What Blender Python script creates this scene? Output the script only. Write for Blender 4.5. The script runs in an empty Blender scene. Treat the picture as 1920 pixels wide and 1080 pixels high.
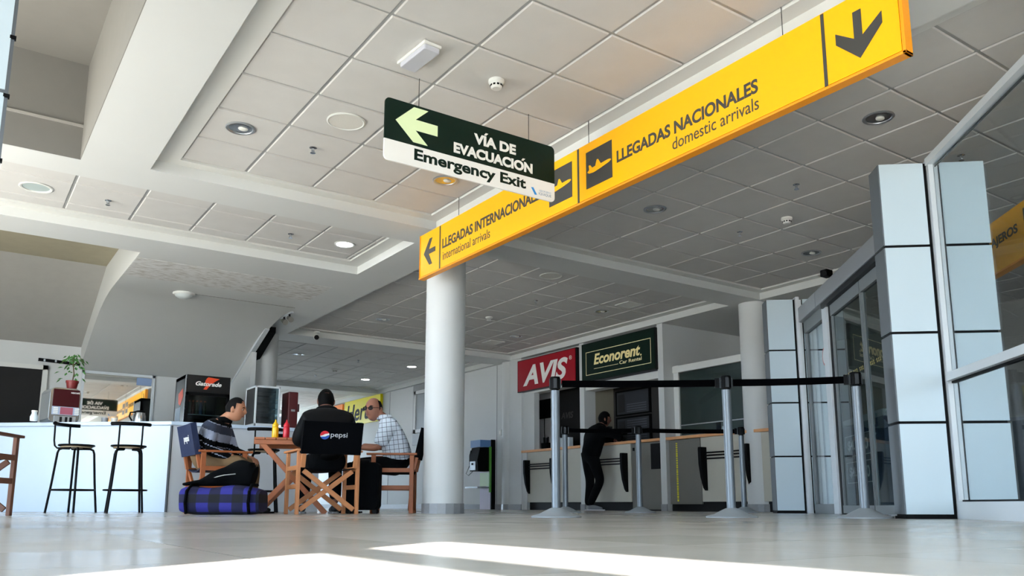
import bpy, bmesh, math, random
from mathutils import Matrix, Vector

random.seed(7)
SC = bpy.context.scene
COL = SC.collection

# ------------------------------------------------------------------ camera
cam_data = bpy.data.cameras.new('camera')
cam = bpy.data.objects.new('camera', cam_data)
COL.objects.link(cam)
cam_data.sensor_width = 36.0
cam_data.lens = 1545.5 / 1920 * 36.0
cam_data.shift_y = 135.0 / 1920
cam_data.clip_start = 0.02
cam_data.clip_end = 300
RT = Vector((0.82478525, -0.56544525, 0.00098487))
UP = Vector((-0.09880324, -0.14240371, 0.98486502))
FW = Vector((0.556747, 0.81239944, 0.1733203))
cam.matrix_world = Matrix(((RT.x, UP.x, -FW.x, 0.0), (RT.y, UP.y, -FW.y, 0.0), (RT.z, UP.z, -FW.z, 0.085), (0, 0, 0, 1)))
SC.camera = cam

# ------------------------------------------------------------------ world, sun, exposure
world = bpy.data.worlds.new('world')
SC.world = world
world.use_nodes = True
bg = world.node_tree.nodes['Background']
bg.inputs[0].default_value = (0.62, 0.80, 1.0, 1)
bg.inputs[1].default_value = 2.8
sun_data = bpy.data.lights.new('sun', 'SUN')
sun = bpy.data.objects.new('sun', sun_data)
COL.objects.link(sun)
sun_data.energy = 16.0
sun_data.angle = 0.009
sun_data.color = (1.0, 0.95, 0.87)
EL = math.radians(32)
SUN_DIR = Vector((0.832 * math.cos(EL), 0.555 * math.cos(EL), -math.sin(EL)))
sun.rotation_euler = SUN_DIR.to_track_quat('-Z', 'Y').to_euler()
SC.view_settings.view_transform = 'Standard'
SC.view_settings.look = 'None'
SC.view_settings.exposure = 2.4
SC.view_settings.gamma = 1.0
SC.view_settings.use_curve_mapping = False
SC.cycles.use_denoising = True
SC.cycles.max_bounces = 10
SC.cycles.diffuse_bounces = 7
SC.cycles.glossy_bounces = 5
SC.cycles.transparent_max_bounces = 16
SC.cycles.sample_clamp_indirect = 8.0

# ------------------------------------------------------------------ helpers
MW = {}          # object name -> world matrix of the thing its geometry is local to


def lin(h):
    h = h.lstrip('#')
    out = []
    for i in (0, 2, 4):
        c = int(h[i:i + 2], 16) / 255
        out.append(c / 12.92 if c <= 0.04045 else ((c + 0.055) / 1.055) ** 2.4)
    return (*out, 1.0)


MATS = {}


def mat(name, color, rough=0.5, metal=0.0, spec=0.5, noise=0.0, nscale=8.0, bump=0.0, bscale=60.0, emit=None, estr=0.0, coat=0.0):
    if name in MATS:
        return MATS[name]
    m = bpy.data.materials.new(name)
    m.use_nodes = True
    nt = m.node_tree
    b = nt.nodes['Principled BSDF']
    c = lin(color) if isinstance(color, str) else (*color, 1.0)
    b.inputs['Base Color'].default_value = c
    b.inputs['Roughness'].default_value = rough
    b.inputs['Metallic'].default_value = metal
    b.inputs['Specular IOR Level'].default_value = spec
    b.inputs['Coat Weight'].default_value = coat
    tc = nt.nodes.new('ShaderNodeTexCoord')
    if noise:
        n = nt.nodes.new('ShaderNodeTexNoise')
        n.inputs['Scale'].default_value = nscale
        n.inputs['Detail'].default_value = 4
        nt.links.new(tc.outputs['Object'], n.inputs['Vector'])
        r = nt.nodes.new('ShaderNodeMixRGB')
        r.inputs[1].default_value = tuple(x * (1 - noise) for x in c[:3]) + (1,)
        r.inputs[2].default_value = tuple(min(1, x * (1 + noise)) for x in c[:3]) + (1,)
        nt.links.new(n.outputs['Fac'], r.inputs[0])
        nt.links.new(r.outputs[0], b.inputs['Base Color'])
    if bump:
        n2 = nt.nodes.new('ShaderNodeTexNoise')
        n2.inputs['Scale'].default_value = bscale
        nt.links.new(tc.outputs['Object'], n2.inputs['Vector'])
        bp = nt.nodes.new('ShaderNodeBump')
        bp.inputs['Strength'].default_value = bump
        bp.inputs['Distance'].default_value = 0.01
        nt.links.new(n2.outputs['Fac'], bp.inputs['Height'])
        nt.links.new(bp.outputs[0], b.inputs['Normal'])
    if emit:
        b.inputs['Emission Color'].default_value = lin(emit)
        b.inputs['Emission Strength'].default_value = estr
    MATS[name] = m
    return m


def glass_mat(name, tint, ior=1.45, rough=0.0):
    m = bpy.data.materials.new(name)
    m.use_nodes = True
    nt = m.node_tree
    nt.nodes.remove(nt.nodes['Principled BSDF'])
    out = nt.nodes['Material Output']
    tr = nt.nodes.new('ShaderNodeBsdfTransparent')
    tr.inputs[0].default_value = lin(tint)
    gl = nt.nodes.new('ShaderNodeBsdfGlossy')
    gl.inputs['Roughness'].default_value = rough
    lw = nt.nodes.new('ShaderNodeLayerWeight')
    lw.inputs[0].default_value = 0.5
    pw = nt.nodes.new('ShaderNodeMath'); pw.operation = 'POWER'; pw.inputs[1].default_value = 5.0
    nt.links.new(lw.outputs['Facing'], pw.inputs[0])
    fr = nt.nodes.new('ShaderNodeMapRange')
    fr.inputs[3].default_value = ((ior - 1) / (ior + 1)) ** 2
    fr.inputs[4].default_value = 1.0
    nt.links.new(pw.outputs[0], fr.inputs[0])
    mx = nt.nodes.new('ShaderNodeMixShader')
    nt.links.new(fr.outputs[0], mx.inputs[0])
    nt.links.new(tr.outputs[0], mx.inputs[1])
    nt.links.new(gl.outputs[0], mx.inputs[2])
    nt.links.new(mx.outputs[0], out.inputs[0])
    MATS[name] = m
    return m


class MB:
    def __init__(self):
        self.bm = bmesh.new()

    def _add(self, pts, faces, M=None):
        vs = [self.bm.verts.new(M @ Vector(p) if M is not None else Vector(p)) for p in pts]
        for f in faces:
            try:
                self.bm.faces.new([vs[i] for i in f])
            except ValueError:
                pass
        return vs

    def box(self, x0, y0, z0, x1, y1, z1, M=None):
        x0, x1 = min(x0, x1), max(x0, x1)
        y0, y1 = min(y0, y1), max(y0, y1)
        z0, z1 = min(z0, z1), max(z0, z1)
        p = [(x0, y0, z0), (x1, y0, z0), (x1, y1, z0), (x0, y1, z0), (x0, y0, z1), (x1, y0, z1), (x1, y1, z1), (x0, y1, z1)]
        self._add(p, [(0, 3, 2, 1), (4, 5, 6, 7), (0, 1, 5, 4), (1, 2, 6, 5), (2, 3, 7, 6), (3, 0, 4, 7)], M)
        return self

    def bar(self, p0, p1, w, d, up=(0, 0, 1)):
        """square bar from p0 to p1, w across, d in the 'up' sense"""
        p0, p1 = Vector(p0), Vector(p1)
        z = (p1 - p0)
        L = z.length
        z.normalize()
        x = Vector(up).cross(z)
        if x.length < 1e-4:
            x = Vector((1, 0, 0)).cross(z)
        x.normalize()
        y = z.cross(x)
        M = Matrix(((x.x, y.x, z.x, p0.x), (x.y, y.y, z.y, p0.y), (x.z, y.z, z.z, p0.z), (0, 0, 0, 1)))
        self.box(-w / 2, -d / 2, 0, w / 2, d / 2, L, M)
        return self

    def face(self, pts):
        self._add(pts, [tuple(range(len(pts)))])
        return self

    def prism(self, pts, d0, d1, M=None):
        n = len(pts)
        a = [(x, y, d0) for x, y in pts] + [(x, y, d1) for x, y in pts]
        f = [tuple(range(n - 1, -1, -1)), tuple(range(n, 2 * n))]
        for i in range(n):
            j = (i + 1) % n
            f.append((i, j, n + j, n + i))
        self._add(a, f, M)
        return self

    def tube(self, pts, r, seg=10, closed=False):
        pts = [Vector(p) for p in pts]
        n = len(pts)
        rs = r if isinstance(r, (list, tuple)) else [r] * n
        rings = []
        prev = None
        for i in range(n):
            if closed:
                t = pts[(i + 1) % n] - pts[i - 1]
            else:
                t = pts[min(i + 1, n - 1)] - pts[max(i - 1, 0)]
            t.normalize()
            if prev is None:
                a = Vector((0, 0, 1)).cross(t)
                if a.length < 1e-3:
                    a = Vector((1, 0, 0)).cross(t)
            else:
                a = prev - t * prev.dot(t)
            a.normalize()
            prev = a
            b = t.cross(a)
            rings.append([self.bm.verts.new(pts[i] + (a * math.cos(k * 2 * math.pi / seg) + b * math.sin(k * 2 * math.pi / seg)) * rs[i]) for k in range(seg)])
        m = n if closed else n - 1
        for i in range(m):
            A, B = rings[i], rings[(i + 1) % n]
            for k in range(seg):
                self.bm.faces.new((A[k], A[(k + 1) % seg], B[(k + 1) % seg], B[k]))
        if not closed:
            self.bm.faces.new(rings[0][::-1])
            self.bm.faces.new(rings[-1])
        return self

    def lathe(self, prof, M=None, seg=28):
        rings = []
        for r, z in prof:
            if r < 1e-6:
                v = Vector((0, 0, z))
                rings.append([self.bm.verts.new(M @ v if M is not None else v)])
            else:
                rg = []
                for k in range(seg):
                    a = k * 2 * math.pi / seg
                    v = Vector((r * math.cos(a), r * math.sin(a), z))
                    rg.append(self.bm.verts.new(M @ v if M is not None else v))
                rings.append(rg)
        for A, B in zip(rings, rings[1:]):
            for k in range(seg):
                k2 = (k + 1) % seg
                if len(A) == 1 and len(B) == 1:
                    break
                if len(A) == 1:
                    self.bm.faces.new((A[0], B[k2], B[k]))
                elif len(B) == 1:
                    self.bm.faces.new((A[k], A[k2], B[0]))
                else:
                    self.bm.faces.new((A[k], A[k2], B[k2], B[k]))
        return self

    def ball(self, c, rx, ry=None, rz=None, seg=16, rings=10, M=None):
        ry = rx if ry is None else ry
        rz = rx if rz is None else rz
        m = Matrix.Translation(c) @ Matrix.Diagonal((rx, ry, rz, 1))
        if M is not None:
            m = M @ m
        bmesh.ops.create_uvsphere(self.bm, u_segments=seg, v_segments=rings, radius=1.0, matrix=m)
        return self

    def mesh(self, name):
        bmesh.ops.recalc_face_normals(self.bm, faces=self.bm.faces[:])
        me = bpy.data.meshes.new(name)
        self.bm.to_mesh(me)
        self.bm.free()
        return me

    def build(self, name, m, parent=None, local=True, smooth=False, bevel=0.0, flip=False):
        me = self.mesh(name)
        return link(name, me, m, parent, local, smooth, bevel)


def link(name, me, m, parent=None, local=True, smooth=False, bevel=0.0):
    if m is not None and not me.materials:
        for k in (m if isinstance(m, (list, tuple)) else [m]):
            me.materials.append(k)
    o = bpy.data.objects.new(name, me)
    COL.objects.link(o)
    if parent is not None:
        if not local:
            me.transform(MW[parent.name].inverted())
        o.parent = parent
        MW[o.name] = MW[parent.name]
    else:
        MW[o.name] = Matrix.Identity(4)
    if smooth:
        me.polygons.foreach_set('use_smooth', [True] * len(me.polygons))
        me.set_sharp_from_angle(angle=math.radians(38))
    if bevel:
        bv = o.modifiers.new('bevel', 'BEVEL')
        bv.width = bevel
        bv.segments = 2
        bv.limit_method = 'ANGLE'
        bv.angle_limit = math.radians(40)
    return o


def tag(o, label, cat, group=None):
    o['label'] = label
    o['category'] = cat
    if group:
        o['group'] = group
    return o


def thing(name, label, cat, loc=(0, 0, 0), rotz=0.0, group=None):
    o = bpy.data.objects.new(name, None)
    o.empty_display_size = 0.1
    COL.objects.link(o)
    o.location = loc
    o.rotation_euler = (0, 0, rotz)
    MW[o.name] = Matrix.Translation(loc) @ Matrix.Rotation(rotz, 4, 'Z')
    return tag(o, label, cat, group)


def dup(src, loc, rotz, label, group=None, name=None):
    r = src.copy()
    COL.objects.link(r)
    r.location = loc
    r.rotation_euler = (0, 0, rotz)
    r['label'] = label
    if group:
        r['group'] = group
    MW[r.name] = Matrix.Translation(loc) @ Matrix.Rotation(rotz, 4, 'Z')
    for ch in list(src.children):
        c = ch.copy()
        COL.objects.link(c)
        c.parent = r
        MW[c.name] = MW[r.name]
        for g in list(ch.children):
            d = g.copy()
            COL.objects.link(d)
            d.parent = c
            MW[d.name] = MW[r.name]
    return r


def struct(o):
    o['kind'] = 'structure'
    return o


def frame(O, X, Y):
    X = Vector(X).normalized()
    Y = Vector(Y)
    Y = (Y - X * Y.dot(X)).normalized()
    Z = X.cross(Y)
    return Matrix(((X.x, Y.x, Z.x, O[0]), (X.y, Y.y, Z.y, O[1]), (X.z, Y.z, Z.z, O[2]), (0, 0, 0, 1)))


def text(name, s, m, M, x, y, w, h, parent=None, local=True, bold=0.0, shear=0.0, depth=0.002, space=1.0):
    """lettering fitted to the box x..x+w, y..y+h of frame M, standing depth above it"""
    cu = bpy.data.curves.new('t', 'FONT')
    cu.body = s
    cu.offset = bold
    cu.shear = shear
    cu.space_character = space
    cu.extrude = 0.02
    cu.resolution_u = 5
    to = bpy.data.objects.new('t', cu)
    COL.objects.link(to)
    dg = bpy.context.evaluated_depsgraph_get()
    me = bpy.data.meshes.new_from_object(to.evaluated_get(dg))
    bpy.data.objects.remove(to)
    bpy.data.curves.remove(cu)
    xs = [v.co.x for v in me.vertices]
    ys = [v.co.y for v in me.vertices]
    x0, x1, y0, y1 = min(xs), max(xs), min(ys), max(ys)
    sy = h / (y1 - y0)
    sx = w / (x1 - x0) if w else sy
    T = Matrix.Translation((x, y, depth / 2)) @ Matrix.Diagonal((sx, sy, depth / 0.04, 1)) @ Matrix.Translation((-x0, -y0, 0))
    me.transform(M @ T)
    me.materials.clear()
    me.name = name
    return link(name, me, m, parent, local)


def rrect(x0, y0, x1, y1, r, n=5):
    out = []
    for cx, cy, a0 in ((x1 - r, y0 + r, -90), (x1 - r, y1 - r, 0), (x0 + r, y1 - r, 90), (x0 + r, y0 + r, 180)):
        for k in range(n + 1):
            a = math.radians(a0 + 90 * k / n)
            out.append((cx + r * math.cos(a), cy + r * math.sin(a)))
    return out


# ------------------------------------------------------------------ materials
white_paint = mat('white_paint', '#cfcfca', 0.6, noise=0.03, nscale=3)
soffit_paint = mat('soffit_paint', '#c6c7c4', 0.65, noise=0.03, nscale=2)
wall_paint = mat('wall_paint', '#c6c7c5', 0.6, noise=0.03, nscale=2)
tile_white = mat('ceiling_tile', '#c1bfbb', 0.85, noise=0.06, nscale=5, bump=0.12, bscale=180)
grid_white = mat('ceiling_grid', '#9fa09e', 0.5)
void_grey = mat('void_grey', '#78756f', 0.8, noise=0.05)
base_grey = mat('skirting_stone', '#8a8b8d', 0.35, noise=0.12, nscale=30)
black = mat('black_rubber', '#030304', 0.55, spec=0.12)
black_soft = mat('black_cloth', '#050608', 1.0, spec=0.1, noise=0.2, nscale=20)
dark_metal = mat('dark_metal', '#101113', 0.4, metal=0.5)
alu = mat('aluminium', '#b9bdc0', 0.38, metal=0.85)
alu_paint = mat('grey_painted_aluminium', '#a9adb1', 0.45, metal=0.2)
frame_paint = mat('light_frame_paint', '#c6cbce', 0.4, metal=0.1)
clad = mat('white_cladding', '#bccad1', 0.32, spec=0.6, noise=0.02, nscale=2)
steel = mat('stainless_steel', '#c3c8cc', 0.22, metal=1.0, noise=0.05)
silver_paint = mat('silver_post_paint', '#757b81', 0.45, metal=0.55, spec=0.4)
yellow = mat('sign_yellow', '#ffb400', 0.4, spec=0.4)
yellow_edge = mat('sign_yellow_frame', '#f0960a', 0.45)
sign_grey = mat('sign_grey', '#3b3a37', 0.5)
green_sign = mat('sign_green', '#021b12', 0.4, spec=0.25)
sign_white = mat('sign_white', '#e9e7e1', 0.4)
lumi = mat('photoluminescent_cream', '#dfeebb', 0.5)
red_sign = mat('sign_red', '#97061a', 0.45, spec=0.2)
cream = mat('sign_cream', '#f3e6b0', 0.4)
beige = mat('counter_beige', '#b7b3a6', 0.5, noise=0.04)
orange_wood = mat('counter_edge_wood', '#d59b6a', 0.45, noise=0.15, nscale=12)
dark_room = mat('dark_room_paint', '#3c3a38', 0.8)
wood = mat('teak_wood', '#9a5325', 0.5, noise=0.25, nscale=14)
wood_pale = mat('pale_teak_wood', '#b8784a', 0.5, noise=0.2, nscale=14)
wood_dark = mat('dark_teak_wood', '#6a412c', 0.55, noise=0.25, nscale=14)
clear_glass = glass_mat('clear_glass', '#eef2f3', 1.45)
tint_glass = glass_mat('tinted_glass', '#c6d0d0', 1.35)
# ------------------------------------------------------------------ structure
C = 2.97        # tile plane
LZ = 2.95       # ledge
S = 2.855       # soffit
FD = Vector((0.64521, 0.76400, 0))      # direction of the glass screen
FN = Vector((0.76400, -0.64521, 0))     # across it

# floor: large polished tiles, each laid a hair off level
fm = bpy.data.materials.new('polished_floor_tile')
fm.use_nodes = True
nt = fm.node_tree
pb = nt.nodes['Principled BSDF']
N = nt.nodes.new
L = nt.links.new
tc = N('ShaderNodeTexCoord')
mp = N('ShaderNodeMapping')
mp.inputs['Location'].default_value = (0.07, 0.10, 0)
mp.inputs['Scale'].default_value = (1 / 0.45, 1 / 0.45, 1)
L(tc.outputs['Object'], mp.inputs['Vector'])
fl = N('ShaderNodeVectorMath'); fl.operation = 'FLOOR'
L(mp.outputs[0], fl.inputs[0])
wn = N('ShaderNodeTexWhiteNoise')
L(fl.outputs[0], wn.inputs['Vector'])
sb = N('ShaderNodeVectorMath'); sb.operation = 'SUBTRACT'; sb.inputs[1].default_value = (0.5, 0.5, 0.5)
L(wn.outputs['Color'], sb.inputs[0])
ml = N('ShaderNodeVectorMath'); ml.operation = 'MULTIPLY'; ml.inputs[1].default_value = (0.006, 0.006, 0)
L(sb.outputs[0], ml.inputs[0])
ge = N('ShaderNodeNewGeometry')
ad = N('ShaderNodeVectorMath'); ad.operation = 'ADD'
L(ge.outputs['Normal'], ad.inputs[0]); L(ml.outputs[0], ad.inputs[1])
nm = N('ShaderNodeVectorMath'); nm.operation = 'NORMALIZE'
L(ad.outputs[0], nm.inputs[0])
L(nm.outputs[0], pb.inputs['Normal'])
fr = N('ShaderNodeVectorMath'); fr.operation = 'FRACTION'
L(mp.outputs[0], fr.inputs[0])
sx = N('ShaderNodeSeparateXYZ'); L(fr.outputs[0], sx.inputs[0])
ma = N('ShaderNodeMath'); ma.operation = 'MINIMUM'
L(sx.outputs[0], ma.inputs[0]); L(sx.outputs[1], ma.inputs[1])
lt = N('ShaderNodeMath'); lt.operation = 'LESS_THAN'; lt.inputs[1].default_value = 0.007
L(ma.outputs[0], lt.inputs[0])
nz = N('ShaderNodeTexNoise'); nz.inputs['Scale'].default_value = 6; nz.inputs['Detail'].default_value = 5
L(tc.outputs['Object'], nz.inputs['Vector'])
c1 = N('ShaderNodeMixRGB'); c1.inputs[1].default_value = lin('#b4b2ae'); c1.inputs[2].default_value = lin('#c4c2be')
L(nz.outputs['Fac'], c1.inputs[0])
c2 = N('ShaderNodeMixRGB'); c2.inputs[2].default_value = lin('#9d9b97')
L(lt.outputs[0], c2.inputs[0]); L(c1.outputs[0], c2.inputs[1])
L(c2.outputs[0], pb.inputs['Base Color'])
rr = N('ShaderNodeMapRange'); rr.inputs[3].default_value = 0.17; rr.inputs[4].default_value = 0.27
L(wn.outputs['Value'], rr.inputs[0])
L(rr.outputs[0], pb.inputs['Roughness'])
pb.inputs['Specular IOR Level'].default_value = 0.4
f = MB().box(-3.2, -8.2, -0.2, 14.2, 26.2, 0)
struct(f.build('floor', fm))
struct(MB().box(-60, -60, -0.5, 60, 60, -0.25).build('ground', mat('outside_paving', '#a8a49c', 0.9, noise=0.1)))

# ceiling: plaster soffit pierced by coffers
OPEN = {  # u0, v0, u1, v1, tile rectangle, grid origin, grid pitch
    'M': (1.19, 1.63, 3.93, 7.11, (1.397, 1.76, 3.805, 6.99), (1.942, 2.34), (0.61, 0.5905)),
    'N': (1.19, -7.9, 3.93, 1.10, (1.397, -7.8, 3.805, 0.97), (1.942, 2.34), (0.61, 0.5905)),
    'R': (4.48, 1.63, 9.00, 7.13, (4.70, 1.76, 8.885, 7.01), (5.24, 2.34), (0.615, 0.5905)),
    'T': (4.48, -7.9, 9.00, 1.10, (4.70, -7.8, 8.885, 0.97), (5.24, 2.34), (0.615, 0.5905)),
    'W': (9.50, 1.63, 13.9, 7.13, (9.62, 1.76, 13.8, 7.01), (9.9, 2.34), (0.615, 0.5905)),
    'S': (-2.9, 7.60, 3.94, 9.09, (-2.8, 7.72, 3.77, 8.93), (0.735, 8.125), (0.595, 0.585)),
    'Q': (4.45, 7.60, 8.91, 13.03, (4.58, 7.72, 8.76, 12.92), (5.205, 8.35), (0.615, 0.5905)),
    'P': (4.45, 13.63, 8.91, 18.98, (4.58, 13.75, 8.75, 18.88), (5.21, 14.22), (0.613, 0.5905)),
    'O': (4.45, 19.55, 8.91, 25.0, (4.58, 19.67, 8.75, 24.9), (5.21, 20.1), (0.613, 0.5905)),
}
HOLES = [(-3.2, -4.4, -2.6, 1.5), (-3.2, 1.63, 0.68, 7.22), (-3.2, 9.63, 1.58, 14.05), (1.58, 12.3, 3.93, 14.05)]
us = sorted({-3.2, 14.2} | {x for o in OPEN.values() for x in (o[0], o[2])} | {x for h in HOLES for x in (h[0], h[2])})
vs = sorted({-8.2, 26.2} | {x for o in OPEN.values() for x in (o[1], o[3])} | {x for h in HOLES for x in (h[1], h[3])})
rects = [(o[0], o[1], o[2], o[3], LZ) for o in OPEN.values()] + [(h[0], h[1], h[2], h[3], 3.3) for h in HOLES]


def hole_at(u, v):
    for r in rects:
        if r[0] < u < r[2] and r[1] < v < r[3]:
            return r[4]
    return None


sof = MB()
for i in range(len(us) - 1):
    for j in range(len(vs) - 1):
        a, b, c, d = us[i], us[i + 1], vs[j], vs[j + 1]
        if hole_at((a + b) / 2, (c + d) / 2) is None:
            sof.face([(a, c, S), (a, d, S), (b, d, S), (b, c, S)])
for r in rects[:len(OPEN)]:
    a, c, b, d, zt = r
    for p, q in (((a, c), (b, c)), ((b, c), (b, d)), ((b, d), (a, d)), ((a, d), (a, c))):
        sof.face([(*p, S), (*q, S), (*q, zt), (*p, zt)])
sof.face([(-2.6, -4.4, S), (-2.6, 1.5, S), (-2.6, 1.5, 3.45), (-2.6, -4.4, 3.45)])
sof.face([(-3.2, 9.63, S), (1.58, 9.63, S), (1.58, 9.63, 3.3), (-3.2, 9.63, 3.3)])
bmesh.ops.remove_doubles(sof.bm, verts=sof.bm.verts[:], dist=1e-4)
struct(sof.build('ceiling', soffit_paint))

for key, (u0, v0, u1, v1, (a, c, b, d), (gu, gv), (pu, pv)) in OPEN.items():
    led = MB()
    for q in ([(u0, v0), (u1, v0), (b, c), (a, c)], [(u1, v0), (u1, v1), (b, d), (b, c)], [(u1, v1), (u0, v1), (a, d), (b, d)], [(u0, v1), (u0, v0), (a, c), (a, d)]):
        led.face([(x, y, LZ) for x, y in q])
    for p, q in (((a, c), (b, c)), ((b, c), (b, d)), ((b, d), (a, d)), ((a, d), (a, c))):
        led.face([(*p, LZ), (*q, LZ), (*q, C + 0.01), (*p, C + 0.01)])
    lo = struct(led.build('ceiling', white_paint))
    gr = MB().box(a - 0.02, c - 0.02, C + 0.006, b + 0.02, d + 0.02, C + 0.03)
    go = struct(gr.build('ceiling', grid_white))
    ul = [a] + [x for k in range(-40, 60) for x in [gu + k * pu] if a + 0.05 < x < b - 0.05] + [b]
    vl = [c] + [y for k in range(-40, 60) for y in [gv + k * pv] if c + 0.05 < y < d - 0.05] + [d]
    tl = MB()
    g, e = 0.011, 0.006
    for i in range(len(ul) - 1):
        for j in range(len(vl) - 1):
            x0, x1, y0, y1 = ul[i] + g, ul[i + 1] - g, vl[j] + g, vl[j + 1] - g
            P8 = [(x0, y0, C + 0.006), (x1, y0, C + 0.006), (x1, y1, C + 0.006), (x0, y1, C + 0.006),
                  (x0 + e, y0 + e, C - 0.004), (x1 - e, y0 + e, C - 0.004), (x1 - e, y1 - e, C - 0.004), (x0 + e, y1 - e, C - 0.004)]
            tl._add(P8, [(4, 7, 6, 5), (0, 1, 5, 4), (1, 2, 6, 5), (2, 3, 7, 6), (3, 0, 4, 7)])
    struct(tl.build('ceiling', tile_white))

# upper roof over everything, open over the tall void on the left
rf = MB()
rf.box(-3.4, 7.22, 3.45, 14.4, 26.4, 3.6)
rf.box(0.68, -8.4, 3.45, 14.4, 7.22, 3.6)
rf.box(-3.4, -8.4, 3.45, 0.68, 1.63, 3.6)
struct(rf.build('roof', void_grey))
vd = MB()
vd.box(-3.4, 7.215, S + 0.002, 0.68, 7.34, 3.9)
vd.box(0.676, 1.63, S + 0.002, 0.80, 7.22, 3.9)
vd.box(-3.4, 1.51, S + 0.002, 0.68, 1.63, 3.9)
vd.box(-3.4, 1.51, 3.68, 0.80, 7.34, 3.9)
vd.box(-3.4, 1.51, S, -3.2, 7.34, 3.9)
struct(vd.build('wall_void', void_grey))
vt = MB().box(-3.2, 7.2, 3.13, 0.676, 7.216, 3.15)
struct(vt.build('trim_void', mat('void_trim', '#a09c95', 0.7)))

# cafe stair underside
Mv = Matrix(((0, 0, 1, 0), (1, 0, 0, 0), (0, 1, 0, 0), (0, 0, 0, 1)))     # (v, z, u)


def soft_profile(p0, p1, p2, n=10, r=0.8):
    """rounded bend from p0-p1 to p1-p2"""
    a, b, c = Vector(p0), Vector(p1), Vector(p2)
    q0, q1 = b + (a - b).normalized() * r, b + (c - b).normalized() * r
    return [tuple(q0 * (1 - t) ** 2 + b * 2 * t * (1 - t) + q1 * t * t) for t in [i / n for i in range(n + 1)]]


prof = [(9.64, 2.857)] + soft_profile((9.64, 2.857), (12.2, 2.857), (14.06, 2.12)) + [(14.06, 2.12), (14.06, 2.56), (12.2, 3.34), (9.64, 3.34)]
struct(MB().prism(prof, 1.58, 3.93, Mv).build('ceiling_stair', soffit_paint, smooth=True))
prof = [(12.13, 3.30), (14.06, 2.47), (14.06, 2.6), (12.13, 3.42)]
struct(MB().prism(prof, -3.2, 1.579, Mv).build('ceiling_stair', mat('stair_grey', '#a5a39d', 0.8, noise=0.06)))
struct(MB().box(-3.2, 9.64, 3.30, 1.579, 12.13, 3.42).build('ceiling_stair', mat('stair_tan', '#a79f88', 0.8, noise=0.08)))
rough_pl = bpy.data.materials.new('stripped_plaster')
rough_pl.use_nodes = True
nt = rough_pl.node_tree
pb = nt.nodes['Principled BSDF']
pb.inputs['Roughness'].default_value = 0.9
tc = nt.nodes.new('ShaderNodeTexCoord')
mp = nt.nodes.new('ShaderNodeMapping')
mp.inputs['Scale'].default_value = (5, 22, 1)
nz = nt.nodes.new('ShaderNodeTexNoise')
nz.inputs['Scale'].default_value = 2.0
nz.inputs['Detail'].default_value = 8
cr = nt.nodes.new('ShaderNodeValToRGB')
cr.color_ramp.elements[0].position = 0.32
cr.color_ramp.elements[0].color = lin('#a39c92')
cr.color_ramp.elements[1].position = 0.52
cr.color_ramp.elements[1].color = lin('#d0cfcc')
nt.links.new(tc.outputs['Object'], mp.inputs[0])
nt.links.new(mp.outputs[0], nz.inputs['Vector'])
nt.links.new(nz.outputs['Fac'], cr.inputs[0])
nt.links.new(cr.outputs[0], pb.inputs['Base Color'])
struct(MB().box(1.585, 9.85, 2.853, 3.925, 10.72, 2.8575).build('ceiling_stripped_patch', rough_pl))
struct(MB().box(2.5, 11.2, 2.851, 3.92, 11.21, 2.8575).build('trim_seam', mat('seam_grey', '#77756f', 0.8)))
b = MB()
b.prism([(12.45, 2.81), (13.25, 2.47), (13.25, 2.38), (12.45, 2.72)], 3.94, 4.07, Mv)
struct(b.build('trim_1', black))
b = MB()
b.prism([(12.35, 2.80), (14.0, 2.16), (14.0, 2.10), (12.35, 2.74)], 3.87, 3.94, Mv)
struct(b.build('trim_2', frame_paint))

# walls
AVIS_U = 8.95
w = MB()
w.box(-3.4, 14.05, 0, 3.95, 14.25, 3.45)
struct(w.build('wall_back', wall_paint))
w = MB()
w.prism([(13.0, 0), (14.05, 0), (14.05, 2.12), (13.0, 2.56)], 3.88, 3.96, Mv)
struct(w.build('wall_side', wall_paint))
struct(MB().box(3.95, 14.05, 0, 4.15, 26.2, 3.45).build('wall_far_left', wall_paint))
w = MB()
w.box(9.0, 13.45, 0, 9.2, 26.2, 3.45)
struct(w.build('wall_right', wall_paint))
w = MB()
for v in (13.66, 18.49):
    w.box(8.996, v - 0.006, 0, 9.0, v + 0.006, 2.85)
struct(w.build('trim_3', mat('panel_joint', '#77797a', 0.6)))
w = MB()          # far end: glazed, sky behind
w.box(4.0, 26.0, 0, 9.2, 26.2, 0.4)
w.box(4.0, 26.0, 2.6, 9.2, 26.2, 3.45)
for u in (4.15, 5.4, 6.65, 7.9, 9.1):
    w.box(u - 0.06, 26.0, 0.4, u + 0.06, 26.2, 2.6)
struct(w.build('wall_end', wall_paint))
# rental front
w = MB()
w.box(AVIS_U, 12.74, 0, 9.2, 13.2, 3.45)             # pier beside the red sign
w.box(AVIS_U, 8.96, 0, 9.2, 9.08, 3.45)              # thin pier ends
w.box(AVIS_U, 10.87, 0, 9.2, 10.99, 3.45)
w.box(9.05, 9.08, 2.13, 9.2, 10.87, 3.45)
w.box(9.05, 10.99, 2.19, 9.2, 12.74, 3.45)
w.box(9.0, 12.40, 1.09, 9.12, 12.74, 2.19)
w.box(9.2, 8.96, 0, 14.2, 9.08, 3.45)                # return wall
struct(w.build('wall_rental', wall_paint))
w = MB()
w.box(8.985, 9.08, 2.02, 9.2, 10.87, 2.12)
w.box(8.99, 10.99, 2.155, 9.2, 12.74, 2.20)
struct(w.build('trim_4', white_paint))
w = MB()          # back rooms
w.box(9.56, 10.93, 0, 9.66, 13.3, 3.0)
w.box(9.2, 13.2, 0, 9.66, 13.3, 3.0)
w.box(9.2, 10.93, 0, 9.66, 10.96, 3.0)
w.box(9.2, 10.9, 2.5, 9.66, 13.3, 2.6)
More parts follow.
